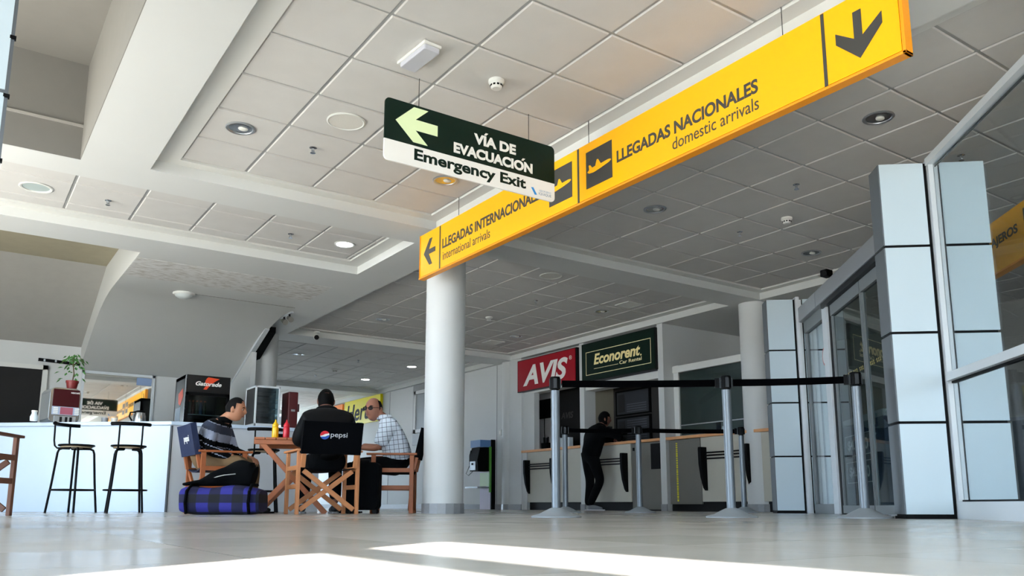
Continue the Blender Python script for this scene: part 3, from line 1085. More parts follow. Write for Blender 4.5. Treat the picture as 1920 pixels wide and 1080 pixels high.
def stool():
    t = thing('bar_stool', '', 'stool')
    h = 0.685
    MB().lathe([(0, h), (0.165, h), (0.178, h + 0.008), (0.172, h + 0.02), (0, h + 0.026)], None, 32).build('seat', black, t, smooth=True)
    MB().lathe([(0, h - 0.012), (0.15, h - 0.012), (0.15, h), (0, h)], None, 28).build('seat_board', mat('plywood', '#8e7a5c', 0.6), t)
    for a in (45, 135, 225, 315):
        c, s = math.cos(math.radians(a)), math.sin(math.radians(a))
        r = [0.06, 0.13, 0.16, 0.172, 0.20, 0.235]
        z = [h - 0.022, h - 0.022, h - 0.035, h - 0.07, h * 0.45, 0.0]
        MB().tube([(c * q, s * q, zz) for q, zz in zip(r, z)], 0.0115, 10).build('leg', black, t, smooth=True)
    n = 28
    MB().tube([(0.208 * math.cos(i * 2 * math.pi / n), 0.208 * math.sin(i * 2 * math.pi / n), 0.235) for i in range(n)], 0.009, 8, closed=True).build('footrest', black, t, smooth=True)
    for y in (-0.11, 0.11):
        MB().tube([(0.02, y, h - 0.02), (-0.14, y, h - 0.02), (-0.172, y, h + 0.005), (-0.185, y, h + 0.06), (-0.19, y, h + 0.235)], 0.009, 8).build('back_rod', black, t, smooth=True)
    arc = [(-0.10 - 0.10 * math.cos(math.radians(a)), 0.19 * math.sin(math.radians(a)), h + 0.235) for a in range(-75, 76, 15)]
    b = MB()
    b.tube(arc, 0.019, 10)
    b.build('backrest', black, t, smooth=True)
    return t


ST = stool()
ST.location = (1.14, 9.76, 0)
ST.rotation_euler = (0, 0, math.radians(-46))
ST['label'] = 'black metal bar stool turned sideways, left one at the white bar'
ST['group'] = 'bar stools'
dup(ST, (1.61, 9.56, 0), math.radians(84), 'black metal bar stool with its curved back toward us, right one at the bar', 'bar stools')
dup(ST, (2.99, 9.35, 0), math.radians(75), 'black bar stool standing behind the wooden table', 'bar stools')

# coffee machine, flower pot, kettle, cups
CM = thing('coffee_machine', 'silver coffee vending machine with dark red front on the bar top', 'coffee machine', (1.16, 11.28, CZ))
ang = math.atan2(-0.5, 0.86)
CMF = Matrix.Translation((1.16, 11.28, CZ)) @ Matrix.Rotation(math.radians(9), 4, 'Z')
CMM = CMF
b = MB()
prof = [(-0.20, 0), (-0.20, 0.30), (-0.16, 0.38), (-0.05, 0.425), (0.20, 0.425), (0.20, 0)]
b.prism([(x, z) for x, z in rrect(-0.185, 0, 0.16, 0.43, 0.07)], -0.38, 0.0, CMM @ Matrix(((1, 0, 0, 0), (0, 0, -1, 0), (0, 1, 0, 0), (0, 0, 0, 1))))
b.build('body', steel, CM, local=False, bevel=0.006)
fF = CMM @ frame((0, 0.0, 0), (1, 0, 0), (0, 0, 1))
b = MB().box(-0.15, 0.20, 0, 0.145, 0.41, 0.008, fF).build('front_panel', mat('maroon_gloss', '#3d060d', 0.45, spec=0.25), CM, local=False, bevel=0.003)
MB().box(-0.15, 0.10, 0, 0.145, 0.198, 0.006, fF).build('keypad', mat('keypad_grey', '#aab6cc', 0.4), CM, local=False)
b = MB()
for i in range(4):
    for j, xx in enumerate((-0.135, 0.10)):
        b.box(xx, 0.11 + i * 0.021, 0.006, xx + 0.05, 0.124 + i * 0.021, 0.01, fF)
b.build('button', sign_white, CM, local=False)
MB().box(-0.06, 0.105, 0.006, 0.08, 0.192, 0.009, fF).build('menu_plate', mat('menu_pink', '#a65a6a', 0.4), CM, local=False)
MB().box(-0.12, 0.0, 0, 0.12, 0.085, 0.006, fF).build('cup_bay', alu, CM, local=False)
b = MB()
for x in (-0.06, 0.0, 0.05):
    b.box(x, 0.01, 0.006, x + 0.028, 0.075, 0.010, fF)
b.build('nozzle', dark_metal, CM, local=False)
text('lettering', 'NESCAFÉ', sign_white, fF @ Matrix.Translation((0, 0, 0.008)), 0.045, 0.365, 0.095, 0.022, CM, False, bold=0.03)
leaf_green = mat('leaf_green', '#3f7a34', 0.5, noise=0.4, nscale=20)
PT = thing('potted_plant', 'small leafy green plant in a dark red pot on the coffee machine', 'plant', (1.22, 11.42, CZ + 0.43))
MB().lathe([(0, 0), (0.052, 0), (0.068, 0.085), (0.074, 0.085), (0.074, 0.11), (0.06, 0.11), (0.055, 0.095), (0, 0.095)], None, 20).build('pot', mat('pot_red', '#7a1f1d', 0.5), PT, smooth=True)
b = MB()
b.tube([(0, 0, 0.09), (0.01, 0, 0.2), (-0.01, 0.01, 0.33), (0.0, 0, 0.42)], [0.008, 0.007, 0.006, 0.003], 8)
for k in range(7):
    a = k * 0.9
    b.tube([(0, 0, 0.30 + 0.012 * k), (0.07 * math.cos(a), 0.07 * math.sin(a), 0.37 + 0.01 * k), (0.14 * math.cos(a), 0.14 * math.sin(a), 0.33)], 0.003, 6)
b.build('stem', mat('stem_brown', '#5b4a30', 0.7), PT, smooth=True)
b = MB()
rl = random.Random(3)
for k in range(64):
    a = rl.uniform(0, 6.283)
    rr_ = rl.uniform(0.02, 0.15)
    z = 0.44 - rr_ * rl.uniform(0.2, 1.6) + rl.uniform(-0.03, 0.03)
    if rr_ > 0.1 and rl.random() < 0.45:
        z -= rl.uniform(0.05, 0.16)
    d_ = Vector((math.cos(a), math.sin(a), rl.uniform(-1.6, -0.2))).normalized()
    s_ = Vector((-math.sin(a), math.cos(a), 0))
    n_ = d_.cross(s_) * 0.008
    p0 = Vector((rr_ * math.cos(a), rr_ * math.sin(a), z))
    ln, wd = rl.uniform(0.05, 0.08), rl.uniform(0.014, 0.022)
    b._add([p0, p0 + d_ * ln * 0.5 + s_ * wd, p0 + d_ * ln, p0 + d_ * ln * 0.5 - s_ * wd, p0 + d_ * ln * 0.5 + n_ * 1.5], [(0, 1, 4), (1, 2, 4), (2, 3, 4), (3, 0, 4)])
b.build('leaves', leaf_green, PT)
KT = thing('kettle', 'steel kettle with black lid and handle behind the bar top', 'kettle', (1.93, 10.9, CZ))
KT.scale = (0.85, 0.85, 0.72)
MB().lathe([(0, 0), (0.085, 0), (0.09, 0.02), (0.082, 0.14), (0.07, 0.2), (0, 0.2)], None, 28).build('body', steel, KT, smooth=True)
MB().lathe([(0.075, 0.198), (0.078, 0.215), (0.04, 0.235), (0, 0.238)], None, 28).build('lid', black, KT, smooth=True)
MB().tube([(-0.07, -0.02, 0.2), (-0.13, -0.03, 0.19), (-0.14, -0.03, 0.12), (-0.1, -0.02, 0.05)], 0.012, 10).build('handle', black, KT, smooth=True)
for i, (x, y, m_, lb) in enumerate(((1.60, 11.28, '#8d8f92', 'grey cup beside the steel kettle, reflected in the mirror'), (1.70, 11.22, '#d8d2c6', 'pale cup between the grey cup and the steel kettle'))):
    t = thing('cup', lb, 'cup', (x, y, CZ), 0, 'cups behind the bar')
    MB().lathe([(0, 0), (0.03, 0), (0.042, 0.09), (0.039, 0.09), (0.028, 0.006), (0, 0.006)], None, 20).build('cup_wall', mat('cup%d' % i, m_, 0.4), t, smooth=True)
GL = thing('glass_jar', 'clear glass jar on the left end of the white bar top', 'jar', (0.83, 11.18, CZ))
MB().lathe([(0, 0), (0.042, 0), (0.045, 0.05), (0.03, 0.085), (0.03, 0.11), (0.026, 0.11), (0.026, 0.088), (0.04, 0.05), (0.038, 0.005), (0, 0.005)], None, 24).build('body', mat('pale_glass', '#d6e4ea', 0.1, spec=0.8), GL, smooth=True)
MB().lathe([(0, 0.108), (0.032, 0.108), (0.032, 0.125), (0, 0.125)], None, 20).build('lid', sign_white, GL, smooth=True)

# back wall: mirror, dark doorway, rail
MR = thing('wall_mirror', 'framed wall mirror behind the bar reflecting the green exit sign', 'mirror', (2.14, 14.04, 1.2))
mm = bpy.data.materials.new('mirror'); mm.use_nodes = True
mb_ = mm.node_tree.nodes['Principled BSDF']
mb_.inputs['Metallic'].default_value = 1.0
mb_.inputs['Roughness'].default_value = 0.02
mb_.inputs['Base Color'].default_value = (0.88, 0.90, 0.9, 1)
MB().box(1.66, 14.025, 1.0, 2.63, 14.035, 2.08).build('mirror_pane', mm, MR, local=False)
b = MB()
for a in ((1.62, 1.0, 1.66, 2.12), (2.63, 1.0, 2.67, 2.12), (1.62, 2.08, 2.67, 2.12), (1.62, 0.96, 2.67, 1.0)):
    b.box(a[0], 14.015, a[1], a[2], 14.05, a[3])
b.build('frame', frame_paint, MR, local=False)
MB().box(2.40, 14.012, 1.95, 2.62, 14.02, 2.07).build('sticker', mat('sticker_blue', '#7f93b4', 0.5), MR, local=False)
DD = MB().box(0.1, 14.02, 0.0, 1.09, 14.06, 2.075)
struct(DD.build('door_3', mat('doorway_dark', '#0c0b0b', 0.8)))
b = MB()
b.box(1.09, 14.0, 0, 1.16, 14.05, 2.14)
b.box(0.05, 14.0, 2.075, 1.16, 14.05, 2.14)
struct(b.build('door_3_frame', white_paint))
RL = thing('wall_rail', 'short black rail fixed high on the back wall left of the plant', 'rail', (1.28, 14.03, 2.2))
MB().bar((1.02, 14.02, 2.225), (1.60, 14.02, 2.20), 0.03, 0.045).build('bar', black, RL, local=False)
b = MB()
for x in (1.1, 1.25, 1.5):
    b.box(x - 0.012, 14.0, 2.20, x + 0.012, 14.05, 2.235)
b.build('bracket', alu, RL, local=False)

# fridge
FR = thing('drinks_fridge', 'black drinks fridge with orange bolt and glass door behind the bar', 'fridge', (3.02, 12.4, 0))
x0, x1, y0, y1, zt = 2.715, 3.33, 12.10, 12.72, 1.905
b = MB()
b.box(x0, y0 + 0.03, 0, x0 + 0.04, y1, zt)
b.box(x1 - 0.04, y0 + 0.03, 0, x1, y1, zt)
b.box(x0, y1 - 0.04, 0, x1, y1, zt)
b.box(x0, y0 + 0.03, zt - 0.05, x1, y1, zt)
b.box(x0, y0 + 0.03, 0, x1, y1, 0.25)
b.build('cabinet', mat('fridge_black', '#101113', 0.35), FR, local=False)
MB().box(x0, y0, zt - 0.25, x1, y0 + 0.05, zt).build('header_panel', mat('header_black', '#08080a', 0.25), FR, local=False, bevel=0.004)
b = MB()
for a in ((x0, 0.2, x0 + 0.05, zt - 0.25), (x1 - 0.05, 0.2, x1, zt - 0.25), (x0, zt - 0.29, x1, zt - 0.25), (x0, 0.2, x1, 0.26)):
    b.box(a[0], y0, a[1], a[2], y0 + 0.04, a[3])
d_ = b.build('door', black, FR, local=False)
MB().box(x0 + 0.04, y0 + 0.012, 0.25, x1 - 0.04, y0 + 0.018, zt - 0.27).build('pane', tint_glass, d_, local=False)
MB().box(x0 - 0.004, y0 + 0.0, 0.1, x0 + 0.012, y0 + 0.02, zt - 0.002).build('edge_strip', alu, FR, local=False)
for z in (0.6, 1.0, 1.34):
    MB().box(x0 + 0.04, y0 + 0.06, z, x1 - 0.04, y1 - 0.05, z + 0.012).build('shelf', alu, FR, local=False)
Ff = frame((x0, y0 - 0.001, zt), (1, 0, 0), (0, 0, 1))
bolt_r = mat('bolt_orange', '#e8481a', 0.4)
MB().prism([(0.30, -0.02), (0.46, -0.035), (0.40, -0.075), (0.335, -0.13), (0.285, -0.20), (0.24, -0.20), (0.275, -0.14), (0.26, -0.08), (0.28, -0.04)], 0, 0.002, Ff).build('bolt_emblem', bolt_r, FR, local=False)
text('lettering', 'Gatorade', sign_white, Ff @ Matrix.Translation((0, 0, 0.002)), 0.13, -0.15, 0.36, 0.062, FR, False, bold=0.03, shear=0.3)
Fs = frame((x0 - 0.001, y1, 0), (0, -1, 0), (0, 0, 1))
b = MB()
b.prism([(0.22, 1.66), (0.46, 1.72), (0.50, 1.60), (0.36, 1.48), (0.24, 1.52)], 0, 0.002, Fs)
b.prism([(0.10, 1.10), (0.34, 1.10), (0.38, 1.22), (0.14, 1.20)], 0, 0.002, Fs)
b.build('side_graphic', bolt_r, FR, local=False)
MB().box(0.10, 1.22, 0, 0.38, 1.46, 0.002, Fs).build('price_sheet', mat('paper_blue', '#b9cbdc', 0.6), FR, local=False)
rb = random.Random(5)
for r_, (z, n) in enumerate(((1.012, 9), (1.352, 5))):
    for i in range(n):
        cx = x0 + 0.09 + i * 0.055
        col = ['#274a3c', '#1c3550', '#5a2a1c', '#2b3b20', '#6e3a2a'][rb.randrange(5)]
        lab = 'dark bottle on the %s fridge shelf' % ('middle' if r_ == 0 else 'upper')
        t = thing('bottle', lab, 'bottle', (cx, y0 + 0.14, z), 0, 'bottles on the %s fridge shelf' % ('middle' if r_ == 0 else 'upper'))
        MB().lathe([(0, 0), (0.024, 0), (0.025, 0.12), (0.012, 0.17), (0.012, 0.185), (0, 0.185)], None, 14).build('body', mat('bottle' + col, col, 0.25), t, smooth=True)
        MB().lathe([(0, 0.183), (0.014, 0.183), (0.014, 0.205), (0, 0.205)], None, 12).build('cap', mat('cap_orange', '#a5532c', 0.5), t, smooth=True)

DF = thing('display_fridge', 'small glass display fridge standing on the bar by the round column', 'display case', (3.33, 10.56, CZ))
x0, x1, y0, y1, z0, z1 = 3.16, 3.48, 10.33, 10.74, CZ, 1.575
b = MB()
for a, c in ((x0, y0), (x1 - 0.022, y0), (x0, y1 - 0.022), (x1 - 0.022, y1 - 0.022)):
    b.box(a, c, z0, a + 0.022, c + 0.022, z1)
b.box(x0, y0, z0, x1, y1, z0 + 0.04)
b.box(x0, y0, z1 - 0.025, x1, y1, z1)
b.build('frame', frame_paint, DF, local=False, bevel=0.003)
MB().box(x0 + 0.02, y1 - 0.03, z0 + 0.04, x1 - 0.02, y1 - 0.02, z1 - 0.02).build('back_panel', mat('case_back', '#5d7077', 0.5), DF, local=False)
MB().box(x0 + 0.004, y0 + 0.022, z0 + 0.04, x0 + 0.012, y1 - 0.022, z1 - 0.025).build('side_panel', dark_metal, DF, local=False)
MB().box(x0 + 0.02, y0 + 0.004, z0 + 0.04, x1 - 0.02, y0 + 0.010, z1 - 0.025).build('door_pane', glass_mat('case_glass', '#a9bcc2', 1.7), DF, local=False)
for i in range(6):
    MB().box(x0 + 0.022, y0 + 0.03, z0 + 0.10 + i * 0.068, x1 - 0.022, y1 - 0.04, z0 + 0.106 + i * 0.068).build('shelf', alu, DF, local=False)
RB = thing('dispenser', 'dark red upright dispenser beside the glass display fridge', 'dispenser', (3.68, 10.5, CZ))
MB().box(3.60, 10.36, CZ, 3.73, 10.62, 1.53).build('body', mat('dispenser_red', '#4a0c10', 0.4), RB, local=False, bevel=0.012)
MB().box(3.725, 10.36, CZ + 0.22, 3.75, 10.60, CZ + 0.32).build('spout', mat('dispenser_red2', '#360a0c', 0.4), RB, local=False, bevel=0.006)
MB().box(3.64, 10.352, CZ + 0.22, 3.69, 10.362, CZ + 0.245).build('badge', alu, RB, local=False)

# ------------------------------------------------------------------ director chairs
navy = mat('navy_canvas', '#182444', 0.9, noise=0.15, nscale=30)
black_canvas = mat('black_canvas', '#030407', 1.0, spec=0.1, noise=0.2, nscale=30)


def director_chair(name, label, loc, rotz, wd, canvas, mark=None, mark_back=True):
    """local: +x is where the sitter looks; seat width along y"""
    t = thing(name, label, 'chair', loc, rotz, 'director chairs')
    W, Dp = 0.275, 0.22
    pv = []
    for s in (-1, 1):
        y = s * W
        MB().box(-Dp, y - 0.015, 0, -Dp + 0.045, y + 0.015, 0.62).build('leg', wd, t, bevel=0.003)
        MB().box(Dp - 0.045, y - 0.015, 0, Dp, y + 0.015, 0.62).build('leg', wd, t, bevel=0.003)
        MB().box(-Dp - 0.03, y - 0.03, 0.62, Dp + 0.05, y + 0.03, 0.642).build('armrest', wd, t, bevel=0.004)
        for z in (0.25, 0.435):
            MB().box(-Dp + 0.045, y - 0.011, z, Dp - 0.045, y + 0.011, z + 0.045).build('side_rail', wd, t, bevel=0.002)
        MB().bar((-Dp + 0.0, y - s * 0.032, 0.46), (-Dp - 0.09, y - s * 0.032, 0.90), 0.03, 0.04, (0, 1, 0)).build('back_post', wd, t, bevel=0.003)
    for x in (-Dp + 0.01, Dp - 0.05):
        o1 = MB().bar((x + 0.01, -W + 0.03, 0.045), (x + 0.01, W - 0.045, 0.43), 0.022, 0.045, (0, 0, 1))
        o1.build('cross_bar', wd, t, bevel=0.002)
        o2 = MB().bar((x + 0.034, W - 0.03, 0.045), (x + 0.034, -W + 0.045, 0.43), 0.022, 0.045, (0, 0, 1))
        o2.build('cross_bar', wd, t, bevel=0.002)
    b = MB()
    n = 10
    ys = [-W + 0.03 + (2 * W - 0.06) * i / n for i in range(n + 1)]
    zz = [0.455 - 0.035 * math.sin(math.pi * i / n) for i in range(n + 1)]
    for i in range(n):
        b.prism([(ys[i], zz[i]), (ys[i + 1], zz[i + 1]), (ys[i + 1], zz[i + 1] + 0.008), (ys[i], zz[i] + 0.008)], -Dp + 0.01, Dp - 0.01, Matrix(((0, 0, 1, 0), (1, 0, 0, 0), (0, 1, 0, 0), (0, 0, 0, 1))))
    b.build('seat', canvas, t)
    # back canvas wraps the two posts
    pb0, pb1 = Vector((-Dp - 0.028, 0, 0.595)), Vector((-Dp - 0.094, 0, 0.915))
    up = (pb1 - pb0).normalized()
    nr = Vector((0, 1, 0)).cross(up)
    BF = frame((pb0.x, 0, pb0.z), (0, -1, 0), up)        # faces backwards (-x)
    b = MB()
    hh = (pb1 - pb0).length
    m_ = 12
    outer = [(-W + 0.0 + (2 * W) * i / m_, 0.028 - 0.020 * math.sin(math.pi * i / m_)) for i in range(m_ + 1)]
    inner = [(x, d - 0.010) for x, d in outer]
    pl = outer + [(W, -0.028)] + [(W - 0.05, -0.028)] + [(W - 0.055, 0.004)] + inner[::-1][1:-1] + [(-W + 0.055, 0.004), (-W + 0.05, -0.028), (-W, -0.028)]
    MX = BF @ Matrix(((1, 0, 0, 0), (0, 0, 1, 0), (0, 1, 0, 0), (0, 0, 0, 1)))
    b.prism([(x, d) for x, d in pl], 0, hh, MX)
    o = b.build('backrest', canvas, t)
    if mark:
        F = BF @ Matrix.Translation((0, 0, 0.0135))
        if mark == 'full':
            cx, cy, r = -0.075, 0.19, 0.042
            MB().prism([(cx + r * math.cos(a * 0.2618), cy + r * math.sin(a * 0.2618)) for a in range(24)], 0, 0.002, F).build('emblem_white', sign_white, o)
            rd = [(cx + r * math.cos(math.radians(a)), cy + r * math.sin(math.radians(a))) for a in range(30, 196, 8)]
            rd += [(cx - 0.02, cy - 0.002), (cx, cy + 0.012), (cx + 0.02, cy + 0.016)]
            MB().prism(rd, 0.002, 0.004, F).build('emblem_red', mat('pop_red', '#d8202c', 0.5), o)
            bl = [(cx + r * math.cos(math.radians(a)), cy + r * math.sin(math.radians(a))) for a in range(205, 366, 8)]
            bl += [(cx + 0.022, cy - 0.004), (cx + 0.005, cy - 0.014), (cx - 0.015, cy - 0.016)]
            MB().prism(bl, 0.002, 0.004, F).build('emblem_blue', mat('pop_blue', '#1f4fa8', 0.5), o)
            text('lettering', 'pepsi', mat('print_white', '#c9cdd2', 0.6), F, -0.02, 0.158, 0.155, 0.062, o, True)
        else:
            text('lettering', 'pepsi', sign_white, F, -0.13, 0.13, 0.20, 0.085, o, True, bold=0.02)
    return t


CHM = director_chair('director_chair', 'wooden director chair with black canvas back and soda emblem, its back to us', (2.935, 7.42, 0), math.radians(84), wood_pale, black_canvas, 'full')
CHL = director_chair('director_chair', 'wooden director chair with navy canvas back under the man in the striped sweater', (2.27, 8.58, 0), math.radians(0), wood, navy, 'part')
CHR = director_chair('director_chair', 'wooden director chair seen from its side under the man in the checked shirt', (3.98, 8.02, 0), math.radians(149), wood, black_canvas)
CHE = director_chair('director_chair', 'dark wooden director chair cut off by the left edge, in front of the bar', (0.12, 7.49, 0), math.radians(62), wood_dark, black_canvas)

CHM.scale = (1, 1, 0.91)
CHL.scale = (1, 1, 0.95)
CHR.scale = (1, 1, 0.96)
CHE.scale = (1, 1, 0.97)

# ------------------------------------------------------------------ table and what stands on it
TB = thing('folding_table', 'slatted folding wooden table between the seated men', 'table', (2.95, 8.26, 0), math.radians(68))
n = 7
for i in range(n):
    y = -0.36 + i * 0.104
    MB().box(-0.37, y, 0.715, 0.37, y + 0.096, 0.737).build('top_slat', wood, TB, bevel=0.002)
for x in (-0.33, 0.33):
    MB().box(x - 0.02, -0.36, 0.67, x + 0.02, 0.364, 0.715).build('top_rail', wood, TB, bevel=0.002)
    MB().bar((x, -0.34, 0.0), (x, 0.30, 0.69), 0.022, 0.05, (0, 0, 1)).build('leg', wood, TB, bevel=0.002)
    x2 = x - 0.026 * (1 if x > 0 else -1)
    MB().bar((x2, 0.34, 0.0), (x2, -0.30, 0.69), 0.022, 0.05, (0, 0, 1)).build('leg', wood, TB, bevel=0.002)
for y, z in ((-0.235, 0.12), (0.235, 0.12), (0, 0.35)):
    MB().box(-0.32, y - 0.016, z, 0.32, y + 0.016, z + 0.04).build('stretcher', wood, TB, bevel=0.002)


def squeeze(name, label, loc, col):
    t = thing(name, label, 'bottle', loc, 0, 'sauce bottles on the table')
    m_ = mat(name + '_plastic', col, 0.35)
    MB().lathe([(0, 0), (0.028, 0), (0.032, 0.008), (0.032, 0.10), (0.028, 0.115), (0.031, 0.12), (0.031, 0.135), (0.024, 0.15), (0, 0.15)], None, 24).build('body', m_, t, smooth=True)
    MB().lathe([(0.022, 0.149), (0.018, 0.158), (0.010, 0.168), (0.005, 0.192), (0, 0.192)], None, 20).build('nozzle', m_, t, smooth=True)
    return t


TZ = 0.738
squeeze('mustard_bottle', 'yellow squeeze bottle on the wooden table', (2.715, 8.16, TZ), '#e9b40c')
squeeze('ketchup_bottle', 'red squeeze bottle on the wooden table beside the yellow one', (2.815, 8.12, TZ), '#c01226')
NH = thing('napkin_holder', 'small black napkin holder behind the squeeze bottles', 'napkin holder', (2.80, 8.24, TZ))
b = MB()
b.box(-0.05, -0.03, 0, 0.05, 0.03, 0.01)
b.box(-0.05, -0.03, 0.01, 0.05, -0.025, 0.055)
b.box(-0.05, 0.025, 0.01, 0.05, 0.03, 0.055)
b.build('frame', black, NH)
MB().box(-0.045, -0.02, 0.01, 0.045, 0.02, 0.05).build('napkins', sign_white, NH)
TR_ = thing('tray', 'flat red tray under the squeeze bottles', 'tray', (2.76, 8.15, 0.737))
MB().prism(rrect(-0.10, -0.06, 0.12, 0.06, 0.02), 0.0, 0.004).build('plate', mat('tray_red', '#a3261f', 0.5), TR_)

# ------------------------------------------------------------------ luggage
pm = bpy.data.materials.new('blue_plaid_cloth'); pm.use_nodes = True
nt = pm.node_tree; pb = nt.nodes['Principled BSDF']; pb.inputs['Roughness'].default_value = 0.85
tc = nt.nodes.new('ShaderNodeTexCoord'); sxyz = nt.nodes.new('ShaderNodeSeparateXYZ')
nt.links.new(tc.outputs['Object'], sxyz.inputs[0])


def band(sock, period, off):
    a = nt.nodes.new('ShaderNodeMath'); a.operation = 'ADD'; a.inputs[1].default_value = off
    nt.links.new(sock, a.inputs[0])
    b_ = nt.nodes.new('ShaderNodeMath'); b_.operation = 'PINGPONG'; b_.inputs[1].default_value = period
    nt.links.new(a.outputs[0], b_.inputs[0])
    c_ = nt.nodes.new('ShaderNodeMath'); c_.operation = 'GREATER_THAN'; c_.inputs[1].default_value = period * 0.48
    nt.links.new(b_.outputs[0], c_.inputs[0])
    return c_.outputs[0]


bx_, bz_ = band(sxyz.outputs[0], 0.10, 0.03), band(sxyz.outputs[2], 0.075, 0.012)
sm = nt.nodes.new('ShaderNodeMath'); sm.operation = 'ADD'
nt.links.new(bx_, sm.inputs[0]); nt.links.new(bz_, sm.inputs[1])
cr = nt.nodes.new('ShaderNodeValToRGB'); cr.color_ramp.interpolation = 'CONSTANT'
cr.color_ramp.elements[0].color = lin('#05050c'); cr.color_ramp.elements[1].position = 0.75; cr.color_ramp.elements[1].color = lin('#22227c')
e_ = cr.color_ramp.elements.new(0.3); e_.color = lin('#0b0c34')
hv = nt.nodes.new('ShaderNodeMath'); hv.operation = 'MULTIPLY'; hv.inputs[1].default_value = 0.5
nt.links.new(sm.outputs[0], hv.inputs[0]); nt.links.new(hv.outputs[0], cr.inputs[0]); nt.links.new(cr.outputs[0], pb.inputs['Base Color'])
BG = thing('duffel_bag', 'blue and black checked duffel bag on the floor beside the striped sweater man', 'bag', (2.07, 7.50, 0), math.radians(-34.4))


def lump(pts_fn, nu, nv):
    b_ = MB()
    vs_ = [[b_.bm.verts.new(pts_fn(i / nu, j / nv)) for i in range(nu)] for j in range(nv + 1)]
    for j in range(nv):
        for i in range(nu):
            b_.bm.faces.new((vs_[j][i], vs_[j][(i + 1) % nu], vs_[j + 1][(i + 1) % nu], vs_[j + 1][i]))
    b_.bm.faces.new(vs_[0][::-1]); b_.bm.faces.new(vs_[-1])
    return b_


def bagpt(a, t):
    x = -0.345 + 0.69 * t
    e = 1 - abs(2 * t - 1) ** 7
    e = 0.80 + 0.20 * e
    th = a * 2 * math.pi
    c, s = math.cos(th), math.sin(th)
    q = lambda v, p: math.copysign(abs(v) ** p, v)
    y = 0.17 * q(c, 0.6) * e
    z = 0.122 + 0.122 * q(s, 0.55) * e
    z += 0.012 * math.sin(x * 14) * (z / 0.24)
    return Vector((x, y + 0.006 * math.sin(9 * x + 5 * s), max(0.001, z)))


lump(bagpt, 36, 28).build('body', pm, BG, smooth=True)
for x in (-0.27, 0.27):
    MB().tube([(x, -0.15, 0.01), (x, -0.185, 0.10), (x, -0.165, 0.2), (x * 0.97, -0.08, 0.255), (x * 0.97, 0.08, 0.258)], 0.014, 8).build('strap', black_soft, BG, smooth=True)
MB().tube([(-0.30, 0, 0.252), (0.3, 0, 0.252)], 0.006, 6).build('zip', dark_metal, BG)
BP = thing('backpack', 'black backpack lying on the checked duffel bag', 'backpack', (2.09, 7.53, 0.25), math.radians(-34.4))


def bppt(a, t):
    x = -0.27 + 0.52 * t
    h = 0.05 + 0.16 * math.sin(min(1, t * 1.15) * math.pi * 0.56) ** 1.4
    h *= 1 if t < 0.93 else 0.8
    e = (1 - abs(2 * t - 1) ** 4) * 0.35 + 0.65
    th = a * 2 * math.pi
    c, s = math.cos(th), math.sin(th)
    return Vector((x + 0.02 * s, 0.13 * e * c + 0.01 * math.sin(17 * x), max(0.0, h * 0.5 + h * 0.55 * s * (1 + 0.10 * math.sin(23 * x + 3 * c)))))


lump(bppt, 28, 26).build('body', black_soft, BP, smooth=True)
MB().tube([(-0.12, -0.12, 0.05), (-0.24, -0.13, 0.03), (-0.34, -0.10, 0.012), (-0.36, -0.02, 0.012), (-0.25, 0.03, 0.02)], 0.012, 8).build('strap', black_soft, BP, smooth=True)
MB().tube([(-0.10, -0.132, 0.06), (0.02, -0.135, 0.09), (0.12, -0.132, 0.10)], 0.005, 6).build('zip', alu, BP)
SCs = thing('suitcase', 'black suitcase standing on the floor between the chair and the checked shirt man', 'suitcase', (3.46, 7.66, 0), math.radians(-34))
MB().prism(rrect(-0.17, 0.035, 0.17, 0.50, 0.05), -0.11, 0.11, Matrix(((1, 0, 0, 0), (0, 0, -1, 0), (0, 1, 0, 0), (0, 0, 0, 1)))).build('shell', black_soft, SCs, bevel=0.02)
for x in (-0.13, 0.13):
    for y in (-0.08, 0.08):
        MB().tube([(x, y - 0.012, 0.022), (x, y + 0.012, 0.022)], 0.022, 12).build('wheel', black, SCs)
MB().tube([(-0.06, 0, 0.50), (-0.06, 0, 0.525), (0.06, 0, 0.525), (0.06, 0, 0.5)], 0.008, 8).build('handle', dark_metal, SCs)
# ------------------------------------------------------------------ rental counters
def guard(v, par):
    """black tapering bag guard standing out from a counter front"""
    M = Matrix(((0, 0, 1, 0), (0, 1, 0, v), (0, 0, 0, 0), (0, 0, 0, 1)))
    pts = [(8.995, 0.905), (8.87, 0.905), (8.865, 0.87), (8.87, 0.66), (8.90, 0.48), (8.95, 0.33), (8.985, 0.29), (8.995, 0.29)]
    Mp = Matrix(((1, 0, 0, 0), (0, 0, 1, 0), (0, 1, 0, 0), (0, 0, 0, 1)))
    MB().prism(pts, v - 0.028, v + 0.028, Mp).build('bag_guard', black, par, local=False, bevel=0.006)


def rails(v0, v1, par):
    for z in (0.74, 0.785, 0.825):
        MB().tube([(8.965, v0, z), (8.965, v1, z)], 0.011, 8).build('rail', dark_metal, par, local=False)


def counter(label, v0, v1, f0, f1, g0, g1):
    t = thing('rental_counter', label, 'counter', (9.0, (v0 + v1) / 2, 0))
    MB().box(8.99, f0, 0.135, 9.04, f1, 1.05).build('front_panel', beige, t, local=False, bevel=0.003)
    MB().box(9.04, v0, 0.0, 9.08, v1, 0.135).build('plinth', dark_metal, t, local=False)
    MB().box(8.94, v0, 1.05, 9.45, v1, 1.092).build('worktop', orange_wood, t, local=False, bevel=0.003)
    guard(g0, t)
    guard(g1, t)
    rails(g0, g1, t)
    return t


